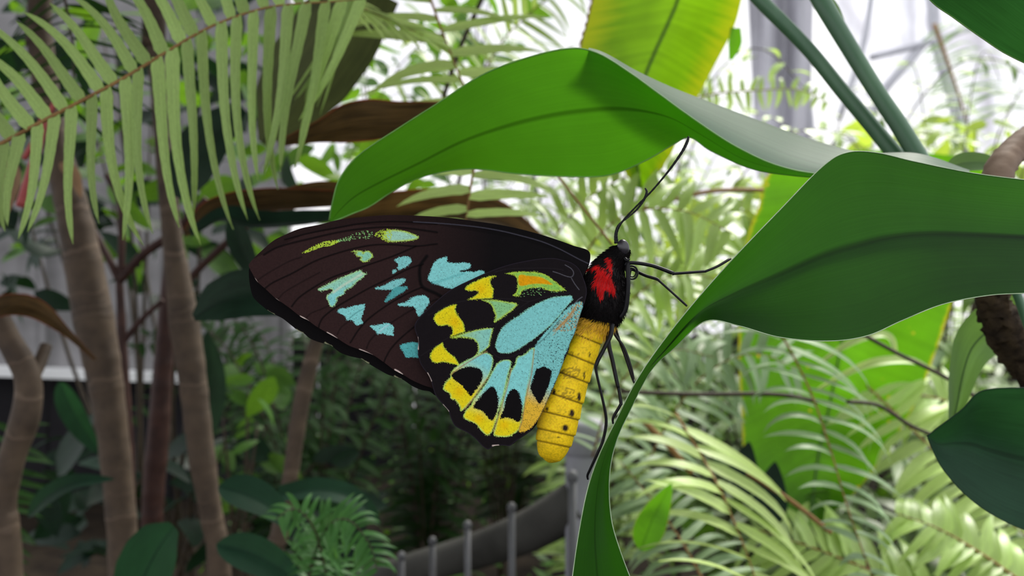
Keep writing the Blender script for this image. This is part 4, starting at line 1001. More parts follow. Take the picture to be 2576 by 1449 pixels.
def build_mid_ferns():
    one = lambda t, s: 1.0 - 0.55 * t ** 2
    F = px_frond
    F('fern_frond', 'pale frond with broad level leaflets between the top left fern and the arching leaf', [(1070, -40, .49), (1105, 60, .485), (1140, 150, .48), (1175, 235, .475), (1215, 320, .47), (1250, 400, .47)], 8, 290, 44, M_FERN_LIGHT, hint=(0, -.9, .4), dirs=lambda t, s: (-1, -.15, .12 - .12 * t) if s > 0 else (1, .2, .18), droop=(0.3, 0.8), rr=.0008, seed=11, prof=one, up_mix=.3)
    F('fern_frond', 'long pale frond sweeping down right from the end of the top left fern', [(820, -30, .46), (880, 8, .46), (960, 40, .46), (1040, 78, .46), (1120, 118, .46)], 9, 120, 17, M_FERN_LIGHT, hint=(0, -.9, .4), dirs=lambda t, s: (1, -.1, -.3) if s > 0 else (.6, -.1, -.55), droop=(0.2, 0.5), rr=.0008, seed=15, prof=one, up_mix=.3)
    F('fern_frond', 'bright yellow-green frond against the white film left of the banana leaf', [(1090, 420, .95), (1180, 250, .95), (1260, 110, .93), (1360, 10, .9), (1480, -60, .88)], 20, 190, 16, M_FERN_PALE, hint=(0, -1, 0.3), ang=24, droop=(0.2, .8), rr=.0014, seed=12, prof=one)
    F('fern_frond', 'pale frond with wide level leaflets just above the middle of the forewing', [(1215, 300, .43), (1196, 400, .425), (1184, 470, .42), (1174, 540, .42), (1160, 640, .42), (1150, 740, .42)], 9, 225, 32, M_FERN_LIGHT, hint=(0, -1, 0.25), dirs=lambda t, s: (-1, -.1, .02) if s > 0 else (1, -.1, .10), droop=(0.4, 0.9), rr=.0008, seed=13, prof=one, up_mix=.3)
    F('fern_frond', 'small fern frond poking out right of the banana leaf', [(1700, 262, .9), (1800, 236, .9), (1900, 228, .9), (2010, 226, .9), (2090, 262, .9)], 15, 62, 14, M_FERN_PALE, hint=(0, -1, .3), ang=5, droop=(0.3, .9), rr=.001, seed=14, prof=one)
    specs = [
        ('pale fern frond arching just right of the butterfly head', [(1440, 700, .62), (1500, 600, .60), (1590, 535, .58), (1720, 530, .57), (1850, 590, .56)], 14, 170, 26, M_FERN_PALE),
        ('fern frond rising from behind the thorax towards the antenna', [(1330, 700, .72), (1400, 590, .7), (1480, 500, .68), (1590, 440, .66), (1720, 430, .66)], 15, 160, 22, M_FERN_PALE),
        ('fern frond crossing behind the front legs', [(1500, 900, .66), (1560, 790, .64), (1640, 715, .62), (1740, 690, .6), (1850, 720, .6)], 14, 150, 24, M_FERN_PALE),
        ('fern frond behind the hind legs of the butterfly', [(1490, 1150, .7), (1530, 1020, .68), (1600, 920, .66), (1700, 880, .65), (1800, 900, .64)], 14, 140, 22, M_FERN_GREY),
        ('fern frond under the lower edge of the perch leaf', [(1620, 1180, .72), (1700, 1030, .7), (1790, 930, .68), (1900, 890, .66), (2010, 930, .66)], 15, 150, 22, M_FERN_GREY),
        ('fern frond left of the green banana leaf edge', [(1700, 760, .8), (1760, 640, .78), (1830, 560, .76), (1900, 520, .75)], 12, 120, 20, M_FERN_PALE),
    ]
    for i, (lab, pts, n, l, w, m) in enumerate(specs):
        F('fern_frond', lab, pts, n, l, w, m, hint=(0.1, -.85, .55), ang=20, droop=(0.5, 1.4), rr=.0009, seed=20 + i)
    # near ones on the lower right
    hang = lambda l, r: (lambda t, s: (-1, -.25, l) if s < 0 else (1, -.25, r))
    F('fern_frond', 'grey-green fern frond with hooked leaflets and red-brown stalk in front of the green banana leaf', [(1940, 800, .58), (1990, 885, .57), (2045, 1000, .55), (2092, 1140, .53), (2130, 1270, .52), (2175, 1400, .51), (2215, 1500, .5)], 17, 250, 26, M_FERN_GREY, hint=(0.1, -.8, .6), dirs=hang(.42, -.28), droop=(0.8, 1.8), rr=.0009, seed=31, prof=lambda t, s: (.78 if s < 0 else 1.05) * (1.08 - .75 * t ** 1.3), up_mix=.6)
    F('fern_frond', 'yellow-green fern frond with a rusty stalk low in front, right of the leaf tip', [(1700, 1040, .56), (1768, 1152, .54), (1815, 1239, .52), (1854, 1330, .51), (1885, 1410, .5), (1925, 1530, .48)], 9, 300, 36, M_FERN_LIGHT, hint=(0.1, -.8, .6), dirs=hang(.50, -.45), droop=(0.6, 1.4), rr=.0010, seed=32, prof=lambda t, s: (.8 if s < 0 else 1.1) * (.85 + .3 * t), up_mix=.6)
    F('fern_frond', 'sunlit fern frond with broad white-bright leaflets in the lower right corner', [(2180, 970, .74), (2290, 1075, .71), (2420, 1200, .69), (2560, 1330, .67), (2680, 1440, .66)], 17, 190, 38, M_FERN_LIGHT, hint=(-.1, -.75, .65), dirs=lambda t, s: (-1, -.2, -.42) if s < 0 else (.8, .3, .5), droop=(0.3, 0.8), rr=.0012, seed=33, prof=lambda t, s: .8 + .3 * t, up_mix=.6)
    px_arc(F)
    F('fern_frond', 'sunlit fern frond lying across the bottom right below the grey-green frond', [(1900, 1330, .66), (2050, 1380, .64), (2200, 1440, .62), (2380, 1530, .6)][::-1], 14, 200, 32, M_FERN_PALE, hint=(0, -.7, .7), ang=30, droop=(0.6, 1.4), rr=.0012, seed=34)
    F('fern_frond', 'bright fern frond between the pale leaf and the lower dark leaf', [(2120, 1080, .84), (2230, 1010, .82), (2350, 1000, .8), (2480, 1060, .8)][::-1], 13, 150, 26, M_FERN_PALE, hint=(0, -.75, .65), ang=22, droop=(0.5, 1.4), rr=.0012, seed=35)
    F('fern_frond', 'fern frond with curled leaflets at the bottom edge right of the hanging leaf tip', [(1560, 1160, .62), (1650, 1270, .6), (1720, 1370, .58), (1790, 1500, .56)][::-1], 13, 170, 24, M_FERN_GREY, hint=(0, -.75, .65), ang=14, droop=(0.8, 1.8), rr=.001, seed=36)
    F('fern_frond', 'dense bright fern frond in the bottom right corner under the lower dark leaf', [(2250, 1290, .62), (2360, 1330, .6), (2480, 1400, .59), (2620, 1500, .58)][::-1], 15, 150, 28, M_FERN_PALE, hint=(0, -.7, .7), ang=20, droop=(0.5, 1.4), rr=.0012, seed=37)
    F('palm_frond', 'faint palm frond hanging along the slanting film hoop at the top right', [(2350, 60, 2.4), (2385, 160, 2.4), (2415, 250, 2.4), (2440, 340, 2.4)], 18, 120, 9, M_FERN_GREY, hint=(0, -1, .1), ang=-10, droop=(0.8, 1.8), rr=.006, seed=51, joined=True, prof=lambda t, s: (1.5 if s < 0 else .6) * (.5 + .8 * t))
    # shaded frond lower left of centre
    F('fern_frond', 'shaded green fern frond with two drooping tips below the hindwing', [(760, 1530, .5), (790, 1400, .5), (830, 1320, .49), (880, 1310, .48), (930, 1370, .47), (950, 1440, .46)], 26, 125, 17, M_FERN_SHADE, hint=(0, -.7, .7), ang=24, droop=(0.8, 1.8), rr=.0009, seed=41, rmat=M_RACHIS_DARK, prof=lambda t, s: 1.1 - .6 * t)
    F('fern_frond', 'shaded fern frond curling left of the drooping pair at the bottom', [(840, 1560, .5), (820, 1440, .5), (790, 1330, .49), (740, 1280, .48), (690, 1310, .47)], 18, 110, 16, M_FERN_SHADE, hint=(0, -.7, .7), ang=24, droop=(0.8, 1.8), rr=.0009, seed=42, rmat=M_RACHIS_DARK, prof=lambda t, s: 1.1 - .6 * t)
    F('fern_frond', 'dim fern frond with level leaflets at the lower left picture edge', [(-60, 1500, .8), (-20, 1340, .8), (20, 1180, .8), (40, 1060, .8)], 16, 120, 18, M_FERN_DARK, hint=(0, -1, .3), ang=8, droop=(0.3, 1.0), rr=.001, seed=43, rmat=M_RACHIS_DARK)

def fern_plant(label, base, nf, R, H, mat, rmat, seed, plen=0.07, pw=0.013, npin=16, spread=(0, 2 * math.pi), rr=.0018, group=None):
    r = np.random.default_rng(seed)
    th = Thing('fern_plant', label, 'fern', base, group)
    b = np.asarray(base, float)
    for k in range(nf):
        a = spread[0] + (spread[1] - spread[0]) * (k + r.uniform(.1, .9)) / nf
        d = np.array([math.cos(a), math.sin(a), 0]); rad = R * r.uniform(.6, 1.1); h = H * r.uniform(.75, 1.1)
        t = np.linspace(0, 1, 7)
        pts = b + d * (rad * t ** 1.4)[:, None] + np.array([0, 0, 1.0]) * (h * np.sin(t * r.uniform(1.7, 2.3)))[:, None]
        frond(th, pts, npin, lambda t, s: plen * (1.05 - .7 * t ** 1.5), pw, mat, rmat, hint=norm(d * -.2 + np.array([0, -.5, .8])), ang=15, droop=(0.3, 1.3), t0=.22, joined=True, rr=rr, part='frond', as_part=True, seed=seed * 50 + k)
    return th

def build_back_ferns():
    P = fern_plant
    sp = [((0.12, 1.15, 0), 'bright fern clump deep behind the butterfly head', .34, .78, M_FERN_PALE), ((0.40, 1.3, 0), 'fern clump seen between the two big leaves', .38, .80, M_FERN_MID),
          ((0.30, 1.0, 0), 'fern clump low behind the hanging leaf tip', .34, .55, M_FERN_MID), ((0.62, 1.25, 0), 'fern clump behind the green banana leaf', .36, .62, M_FERN_MID),
          ((0.78, 1.6, 0), 'tall fern clump under the white film on the right', .40, .85, M_FERN_PALE), ((0.52, 0.95, 0), 'fern clump low at the lower right behind the sunlit frond', .30, .42, M_FERN_MID),
          ((-0.02, 1.6, 0), 'tall fern clump behind the forewing', .42, .86, M_FERN_MID), ((0.28, 1.9, 0), 'far fern clump under the banana leaf', .45, .95, M_FERN_PALE),
          ((1.05, 2.1, 0), 'far fern clump beside the right picture edge', .5, .95, M_FERN_PALE)]
    for i, (b, lab, R, H, m) in enumerate(sp):
        P(lab, b, 12, R, H, m, M_RACHIS_DARK, 60 + i, plen=.075, pw=.013, npin=18)
    # shaded ones left of centre, tall dark stalks
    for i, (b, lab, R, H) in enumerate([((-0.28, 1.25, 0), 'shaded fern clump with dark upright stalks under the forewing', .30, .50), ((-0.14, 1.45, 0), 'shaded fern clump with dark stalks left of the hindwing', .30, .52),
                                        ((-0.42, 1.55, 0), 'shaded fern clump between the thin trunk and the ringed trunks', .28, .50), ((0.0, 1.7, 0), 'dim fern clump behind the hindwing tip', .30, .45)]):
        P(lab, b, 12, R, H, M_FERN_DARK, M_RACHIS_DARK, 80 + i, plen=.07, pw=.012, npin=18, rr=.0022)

build_near_fern()
build_mid_ferns()
build_back_ferns()

# ------------------------------------------------------------------ broad leaves in the middle distance
def px_blade(name, label, spine, wpx, mat, cat='leaf', group=None, n=24, m=9, thing=True, stalk=None, **k):
    w = WA(np.array(spine, float)); d = np.mean([p[2] for p in spine])
    t = Thing(name, label, cat, w[0], group)
    v, f, uv = blade(w, wpx * d / FPX, n=n, m=m, **k)
    obj('blade', v, f, mat, t, uv=uv)
    c = cr(w, n)
    N = v.reshape(n, m, 3)[:, m // 2]
    vv, ff, u = tube(N, np.linspace(0.012, 0.003, n) * wpx * d / FPX, 6)
    obj('midrib', vv, ff, stalk or mat, t, uv=u)
    return t

def build_banana():
    def px_ribbon(name, label, A, B, M, mat, n=60, m=21, rib=None):
        t = Thing(name, label, 'leaf', W(*M[0]))
        v, f, uv = ribbon([A, M, B], n, m)
        obj('blade', v.reshape(-1, 3), f, mat, t, uv=uv)
        vv, ff, u = tube(v[:, m // 2], 0.0009, 8)
        obj('midrib', vv, ff, rib or mat, t, uv=u)
        return t, v
    d = .60
    t, v = px_ribbon('banana_leaf', 'sunlit yellow-green banana leaf hanging down behind the arching leaf',
        [(1530, -140, d), (1495, -10, d), (1478, 60, d), (1462, 130, d), (1480, 220, d), (1520, 330, d), (1570, 430, d), (1600, 470, d)],
        [(1900, -140, d), (1868, -10, d), (1846, 70, d), (1800, 160, d), (1760, 235, d), (1722, 300, d), (1690, 385, d), (1630, 470, d)],
        [(1740, -140, d + .02), (1708, -10, d + .02), (1680, 60, d + .02), (1648, 130, d + .02), (1620, 200, d + .02), (1600, 280, d + .02), (1600, 380, d + .02), (1612, 475, d + .01)], M_BANANA, rib=M_PALELEAF)
    # brown ragged strip along its left margin
    e = v[:26, 0]
    q = np.stack([e, e + np.array([-.0016, -.0006, 0]) * (1 + np.sin(np.arange(26) * 2.3)[:, None] * .5)], 1).reshape(-1, 3)
    o = obj('withered_margin', q, grid_faces(26, 2), M_DRYLEAF, t); o['label'] = 'dry brown leaf edge'
    v2, f2, uv2 = blade([W(1850, 70, .6), W(1848, 110, .6), W(1838, 150, .6)], 36 * .6 / FPX, prof=[.7, 1, .3], n=8, m=5, nrm=(0, -1, .2))
    obj('torn_flap', v2, f2, M_BANANA2, t, uv=uv2)
    d = .72
    px_ribbon('banana_leaf', 'big glowing green banana leaf with yellow edges behind the perch leaf',
        [(1985, 380, d), (1925, 450, d), (1908, 520, d), (1880, 600, d), (1862, 760, d), (1858, 900, d), (1866, 1040, d), (1876, 1160, d), (1935, 1280, d), (2030, 1320, d)],
        [(2480, 400, d + .02), (2470, 480, d + .02), (2450, 560, d + .02), (2425, 650, d + .02), (2395, 760, d + .02), (2352, 890, d + .02), (2305, 1010, d + .02), (2240, 1120, d + .02), (2150, 1240, d + .02), (2050, 1325, d + .01)],
        [(2260, 380, d + .05), (2225, 460, d + .05), (2195, 540, d + .05), (2165, 630, d + .05), (2135, 760, d + .05), (2110, 900, d + .05), (2085, 1030, d + .05), (2060, 1140, d + .04), (2045, 1250, d + .03), (2040, 1325, d + .01)], M_BANANA2, rib=M_PALELEAF)

def build_right_leaves():
    d = .225
    px_t = Thing('broad_leaf', 'dark green leaf cutting across the top right corner', 'leaf', W(2576, 60, d))
    A = [(2290, -60, d), (2345, 5, d), (2400, 45, d), (2470, 95, d), (2540, 140, d), (2640, 185, d)]
    B = [(2480, -260, d - .02), (2560, -200, d - .02), (2640, -140, d - .02), (2700, -90, d - .02), (2760, -30, d - .02), (2800, 40, d - .02)]
    v, f, uv = ribbon([A, lerp_mid(A, B, [-.004] * 6), B], 40, 15)
    obj('blade', v.reshape(-1, 3), f, M_DARKLEAF, px_t, uv=uv)
    vv, ff, u = tube(v[:, 0], .0002, 6); obj('margin', vv, ff, M_ARCHM, px_t, uv=u)
    d = .27
    t = Thing('broad_leaf', 'dark blue-green leaf with a pointed lobe at the right edge above the sunlit ferns', 'leaf', W(2600, 1150, d))
    A = [(2332, 1098, d), (2362, 1074, d), (2420, 1030, d), (2458, 990, d), (2500, 978, d), (2576, 976, d), (2700, 980, d)]
    B = [(2334, 1102, d), (2360, 1160, d), (2388, 1200, d), (2430, 1245, d), (2490, 1290, d), (2576, 1332, d), (2700, 1370, d)]
    v, f, uv = ribbon([A, lerp_mid(A, B, [.0, .004, .006, .008, .008, .008, .008]), B], 40, 15)
    obj('blade', v.reshape(-1, 3), f, M_DARKLEAF, t, uv=uv)
    for e in (0, -1):
        vv, ff, u = tube(v[:, e], .00018, 6); obj('margin', vv, ff, M_DARKLEAF, t, uv=u)
    d = .33
    t = Thing('broad_leaf', 'pale olive leaf curving up behind the dark lobed leaf', 'leaf', W(2400, 1050, d))
    A = [(2385, 1075, d), (2386, 1020, d), (2386, 960, d), (2392, 900, d), (2405, 840, d), (2440, 790, d), (2490, 755, d), (2550, 735, d)]
    B = [(2400, 1075, d + .01), (2425, 1030, d + .01), (2445, 985, d + .01), (2462, 945, d + .01), (2485, 910, d + .01), (2520, 885, d + .01), (2570, 872, d + .01), (2640, 860, d + .01)]
    v, f, uv = ribbon([A, lerp_mid(A, B, [.006] * 8), B], 40, 13)
    obj('blade', v.reshape(-1, 3), f, M_PALELEAF, t, uv=uv)
    vv, ff, u = tube(v[:, 6], .0004, 6); obj('midrib', vv, ff, M_PALELEAF, t, uv=u)
    # rough dark bark stem, green stalk next to it
    v, f, u = tube([W(2490, 700, .30), W(2505, 780, .30), W(2540, 850, .30), W(2590, 930, .30), (W(2640, 1010, .30))], np.array([30, 42, 46, 40, 40]) * .3 / FPX, 18, 40)
    o = obj('bark_stem', v + rng.normal(0, .0006, v.shape), f, M_DARKBARK, uv=u); tag(o, 'rough dark brown bark stem under the right end of the perch leaf', 'stem')
    v, f, u = tube([W(2535, 690, .27), W(2560, 745, .27), W(2590, 830, .27), W(2640, 960, .27)], 11 * .27 / FPX, 12, 24)
    o = obj('leaf_stalk', v, f, M_PETIOLE, uv=u); tag(o, 'grey-green leaf stalk crossing the rough bark stem', 'leaf stalk')
    # dry brown stalk bending down at the right edge
    v, f, u = tube([W(2660, 330, .29), W(2600, 352, .285), (W(2545, 385, .28)), W(2515, 430, .275), W(2490, 520, .27)], np.array([40, 42, 34, 36, 40]) * .28 / FPX, 16, 36)
    o = obj('dry_stalk', v + rng.normal(0, .00015, v.shape), f, M_DRYSTALK, uv=u); tag(o, 'dry brown stalk bending behind the perch leaf at the right edge', 'stalk')
    px_blade('broad_leaf', 'small green leaf beside the dry brown stalk', [(2380, 425, .31), (2430, 410, .31), (2490, 412, .31), (2540, 430, .31)], 55, M_PALELEAF, nrm=(0, -.9, .4))
    # the two long stalks
    for lab, pts, w in (('slim green leaf stalk slanting down from the top, left of its thicker twin', [(1860, -60, .34), (1912, 0, .335), (2030, 120, .33), (2120, 230, .325), (2200, 325, .32), (2262, 400, .315)], [19, 19, 18, 18, 19, 20]),
                        ('thick green leaf stalk slanting down from the top beside the slimmer one', [(2035, -60, .33), (2068, 5, .325), (2140, 125, .32), (2205, 230, .315), (2265, 320, .31), (2325, 420, .305)], [24, 23, 21, 20, 21, 22])):
        w3 = WA(np.array(pts, float))
        v, f, u = tube(w3, np.array(w) * .325 / FPX, 20, 50)
        o = obj('leaf_stalk', v, f, M_PETIOLE, uv=u); tag(o, lab, 'leaf stalk')
    px_blade('broad_leaf', 'withered leaf scrap clinging to the thick green stalk', [(2010, -40, .335), (2075, 10, .335), (2110, 70, .335), (2140, 110, .33)], 46, M_PALELEAF, nrm=(0, -1, .1))
    # small leaf shapes in front of the green banana leaf
    px_blade('shrub_leaf', 'dark oval leaf against the green banana leaf, the upper of two', [(1880, 1250, .66), (1870, 1180, .66), (1885, 1110, .66)], 75, M_CORDYG, nrm=(0, -1, .1))
    px_blade('shrub_leaf', 'dark oval leaf against the green banana leaf, the lower of two', [(1930, 1330, .66), (1935, 1250, .66), (1950, 1160, .66)], 90, M_CORDYG, nrm=(0, -1, .1))
    px_blade('shrub_leaf', 'yellow-green lance-shaped leaf low right of the hanging leaf tip', [(1612, 1385, .5), (1640, 1310, .5), (1690, 1215, .5)], 78, M_BANANA2, nrm=(0, -1, .1))
    # twigs
    for lab, pts, r in (('thin dark twig crossing level below the perch leaf', [(1560, 985, .6), (1750, 992, .6), (1950, 992, .6), (2060, 1010, .6)], 6), ('thin dark twig running down right in front of the green banana leaf', [(2150, 830, .5), (2260, 890, .5), (2380, 950, .5), (2470, 1010, .5)], 5),
                        ('brown twig pointing at the dark lobed leaf', [(2130, 1010, .5), (2210, 1020, .5), (2290, 1070, .5), (2360, 1100, .5)], 5), ('thin twig right of the long antenna', [(1600, 530, .7), (1700, 500, .7), (1800, 480, .7), (1920, 478, .7)], 6),
                        ('dark twig rising behind the pale frond tip at the top', [(1090, 330, .7), (1130, 200, .7), (1170, 90, .7), (1230, -40, .7)], 6), ('fine straight stem ending at the butterfly head', [(1370, 400, .4), (1440, 490, .4), (1540, 615, .4)], 3),
                        ('red-brown stem in the ferns right of the leaf tip', [(1620, 1060, .6), (1680, 1120, .6), (1740, 1190, .6)], 8), ('brown stem sloping right across the base of the banana leaf', [(1880, 1190, .58), (1990, 1260, .58), (2090, 1340, .58)], 6)):
        v, f, u = tube(WA(np.array(pts, float)), r * pts[0][2] / FPX, 8, 20)
        o = obj('twig', v, f, M_RACHIS_DARK if 'dark' in lab else M_RACHIS, uv=u); tag(o, lab, 'twig')

def build_left_plants():
    def trunk(label, pts, rad, mat=None, branches=(), leaves=(), name='ringed_trunk'):
        w = WA(np.array(pts, float)); d = pts[-1][2]
        t = Thing(name, label, 'tree', w[-1])
        n = 150
        q = cr(np.column_stack([w, np.array(rad) * d / FPX]), n)
        L = np.concatenate([[0], np.cumsum(np.linalg.norm(np.diff(q[:, :3], axis=0), axis=1))])
        q[:, 3] *= 1 + 0.045 * (np.abs(np.sin(L * 95 + np.sin(L * 40))) ** 6) + 0.03 * np.sin(L * 31)
        v, f, u = tube(q[:, :3], q[:, 3], 20)
        obj('trunk', v, f, mat or M_TRUNK, t, uv=u)
        for b, r in branches:
            v, f, u = tube(WA(np.array(b, float)), np.array(r) * d / FPX, 12, 40)
            obj('branch', v, f, mat or M_TRUNK, t, uv=u)
        return t
    d = .75
    def to_ground(p):                                              # carry the trunk on down to the soil
        x, y, dd = p[-1]; gy = 724.5 + CAM_H / dd * FPX
        x2 = x + (x - p[-2][0]) / (y - p[-2][1]) * (gy - y) * .4
        return p + [(x2, gy + 20, dd)]
    T = [trunk('thick ringed brown trunk under the top left fern', to_ground([(95, 60, d), (120, 250, d), (150, 400, d), (190, 560, d), (235, 800, d), (272, 1000, d), (300, 1250, d), (312, 1480, d)]), [30, 30, 34, 42, 46, 40, 36, 34, 36]),
         trunk('slimmer ringed brown trunk right of the thick one', to_ground([(385, 60, d), (402, 250, d), (415, 420, d), (434, 600, d), (462, 800, d), (484, 950, d), (508, 1150, d), (532, 1300, d), (556, 1480, d)]), [20, 20, 22, 25, 35, 34, 33, 27, 27, 28]),
         trunk('thin pale brown stem leaning right towards the forewing', to_ground([(850, 700, .7), (822, 780, .7), (790, 880, .7), (755, 1030, .7), (730, 1200, .7), (702, 1350, .7), (686, 1480, .7)]), [12, 14, 18, 21, 20, 22, 22, 24]),
         trunk('forked brown stem at the far left edge', to_ground([(-20, 770, .6), (20, 850, .6), (68, 945, .6), (66, 1040, .6), (28, 1160, .6), (8, 1280, .6), (22, 1480, .6)]), [26, 28, 30, 33, 32, 32, 34, 36], branches=[([(72, 960, .6), (96, 920, .61), (116, 870, .62)], [20, 17, 15])]),
         trunk('dark maroon stem between the two ringed trunks', to_ground([(440, 560, .95), (420, 800, .95), (408, 950, .95), (398, 1100, .95), (385, 1250, .95), (380, 1480, .95)]), [16, 22, 24, 26, 26, 26, 26], M_REDSTEM),
         trunk('maroon stem forking into three thin branches behind the thick trunk', to_ground([(300, 700, .9), (304, 780, .9), (308, 880, .9), (316, 1000, .9), (325, 1150, .9), (330, 1400, .9)]), [9, 10, 12, 12, 12, 12, 12], M_REDSTEM,
               branches=[([(300, 705, .9), (268, 640, .9), (225, 565, .9)], [10, 9, 9]), ([(302, 705, .9), (360, 640, .9), (430, 590, .9), (520, 500, .9)], [11, 11, 11, 9]), ([(304, 700, .9), (306, 590, .9), (300, 500, .9), (268, 440, .9)], [9, 9, 9, 8]), ([(310, 860, .9), (360, 800, .9), (410, 755, .9)], [8, 7, 6])]),
         trunk('slanting maroon stem behind the dark leaf left of the wing', [(630, 560, .85), (560, 620, .85), (480, 700, .85), (440, 780, .85)], [8, 9, 9, 8], M_REDSTEM)]
    # crowns: unseen strap leaves and limbs, added to shade this corner
    r = np.random.default_rng(5)
    for ti, t in enumerate(T[:3]):
        top = WA(np.array([(95, 60, .75), (385, 60, .75), (850, 700, .7)][ti], float))
        if ti == 2: continue
        crown = top + np.array([.02, 0, .38])
        v, f, u = tube([top + np.array([0, 0, -.02]), (top + crown) / 2, crown], [.010, .008, .006], 10, 16); obj('branch', v, f, M_TRUNK, t, uv=u)
        shade_hubs = []
        for k in range(7):  # added limbs reaching over the camera to hold leaves that block sky light
            h = np.array([r.uniform(-1.25, -.62) if ti == 0 else r.uniform(-.58, -.08), -.45 + 1.0 * k / 6, r.uniform(1.02, 1.3)]); shade_hubs.append(h)
            v, f, u = tube([crown, (crown + h) / 2 + np.array([0, 0, .05]), h], [.006, .005, .004], 8, 16); obj('branch', v, f, M_TRUNK, t, uv=u)
        for k in range(130):
            a = r.uniform(0, 2 * math.pi); z = r.uniform(.05, .42)
            b = top + np.array([0.03 * z, 0, z])
            if k >= 60: b = shade_hubs[k % 7] + r.normal(0, .015, 3)
            L_ = r.uniform(.4, .8); dr = np.array([math.cos(a), math.sin(a), 0])
            if k < 60 and dr[1] < -.25 and b[1] + dr[1] * L_ < .35: dr[1] *= .3; dr = norm(dr)
            sp = np.array([b + dr * L_ * x + np.array([0, 0, L_ * (.55 * x - .75 * x * x)]) for x in np.linspace(0, 1, 6)])
            v, f, uv = blade(sp, r.uniform(.07, .13), nrm=(0, 0, 1), n=12, m=5, fold=.2)
            qx = v[:, 0] / np.maximum(v[:, 1], 1e-3) * FPX + 1288; qy = 724.5 - (v[:, 2] - CAM_H) / np.maximum(v[:, 1], 1e-3) * FPX
            if np.any((v[:, 1] > .02) & (qy > -40) & (qx > -100) & (qx < 2700)) or np.any(np.linalg.norm(v - np.array([0, 0, CAM_H]), axis=1) < .2): continue
            obj('leaf', v, f, M_CORDY if r.random() < .5 else M_CORDYG, t, uv=uv)
    B = px_blade
    B('strap_leaf', 'maroon-brown striped leaf just left of the arching leaf', [(700, 362, .45), (800, 338, .45), (900, 315, .45), (1010, 308, .45), (1130, 300, .45)], 130, M_CORDY, nrm=(0, -.85, .5), wave=.12, prof=[.12, .5, .9, 1, .95, .7])
    B('strap_leaf', 'dark leaf with a red edge above the forewing tip', [(465, 590, .5), (540, 535, .5), (640, 515, .5), (740, 508, .5), (860, 505, .5)], 100, M_CORDY, nrm=(0, -.7, .7), prof=[.3, .9, 1, .95, .8, .6])
    B('strap_leaf', 'dark drooping leaf directly above the forewing tip', [(860, 545, .48), (760, 555, .48), (650, 560, .48), (560, 545, .48), (480, 590, .48)], 82, M_CORDYG, nrm=(0, -.6, .8), prof=[.6, .9, 1, .9, .5])
    B('strap_leaf', 'maroon leaf half hidden behind the tip of the arching leaf', [(690, 510, .52), (760, 490, .52), (850, 480, .52), (960, 500, .52)], 60, M_CORDY, nrm=(0, -.8, .5))
    B('strap_leaf', 'big dark green leaf touching the forewing tip from the left', [(488, 800, .5), (560, 758, .5), (640, 742, .5), (780, 750, .5)], 135, M_CORDYG, nrm=(0, -.9, .4), prof=[.15, .8, 1, .95, .8])
    B('strap_leaf', 'dark leaf hanging in the gap left of the forewing tip', [(585, 540, .56), (600, 600, .56), (625, 660, .56), (650, 720, .56)], 60, M_CORDYG, nrm=(0, -1, .1))
    B('strap_leaf', 'dark arched leaf at the left edge beside the white window', [(-60, 800, .55), (20, 772, .55), (90, 780, .55), (160, 830, .55), (240, 905, .55)], 72, M_CORDY, nrm=(0, -.8, .6), prof=[.8, 1, .9, .6, .25, .1])
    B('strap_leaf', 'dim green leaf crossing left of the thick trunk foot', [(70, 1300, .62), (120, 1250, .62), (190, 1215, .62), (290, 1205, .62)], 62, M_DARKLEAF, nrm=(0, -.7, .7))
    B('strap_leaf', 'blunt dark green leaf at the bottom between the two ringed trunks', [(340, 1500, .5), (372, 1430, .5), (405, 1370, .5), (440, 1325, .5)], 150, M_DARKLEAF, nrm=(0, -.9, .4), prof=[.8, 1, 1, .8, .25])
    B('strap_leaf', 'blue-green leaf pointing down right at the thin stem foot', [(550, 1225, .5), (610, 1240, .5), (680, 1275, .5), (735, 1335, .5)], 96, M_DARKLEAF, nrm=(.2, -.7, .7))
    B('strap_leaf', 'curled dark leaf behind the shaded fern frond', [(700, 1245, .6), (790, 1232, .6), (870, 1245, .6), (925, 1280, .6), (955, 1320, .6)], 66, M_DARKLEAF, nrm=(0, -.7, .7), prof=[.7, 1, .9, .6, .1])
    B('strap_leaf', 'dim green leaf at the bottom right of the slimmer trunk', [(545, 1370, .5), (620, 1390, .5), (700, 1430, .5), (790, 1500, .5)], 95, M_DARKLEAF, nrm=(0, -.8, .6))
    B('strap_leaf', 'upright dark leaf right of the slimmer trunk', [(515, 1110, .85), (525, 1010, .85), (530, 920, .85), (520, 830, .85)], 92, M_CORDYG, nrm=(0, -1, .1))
    B('strap_leaf', 'broad dark leaf behind the fern leaflets left of centre', [(455, 500, .6), (485, 420, .6), (540, 340, .6), (610, 270, .6)], 135, M_CORDYG, nrm=(0, -1, .2), prof=[.3, .9, 1, .8, .3])
    B('strap_leaf', 'large olive-brown leaf at the top behind the fine fern fan', [(660, 360, .6), (740, 250, .6), (830, 130, .6), (930, -30, .6)], 235, M_OLIVE, nrm=(0, -1, .2), prof=[.1, .75, 1, 1, .8])
    B('strap_leaf', 'dark brown leaf lying behind the pale frond above the forewing', [(830, 560, .6), (960, 540, .6), (1100, 532, .6), (1240, 550, .6), (1380, 620, .6)], 125, M_CORDY, nrm=(0, -.8, .6), prof=[.6, 1, 1, .9, .2])
    B('strap_leaf', 'dark narrow leaf hanging left of the thick trunk', [(62, 520, .7), (66, 570, .7), (64, 620, .7)], 26, M_CORDYG, nrm=(0, -1, .1))
    B('strap_leaf', 'dim leaf hanging over the white ledge', [(150, 960, .9), (175, 1020, .9), (215, 1090, .9), (260, 1150, .9)], 60, M_DARKLEAF, nrm=(0, -1, .3))
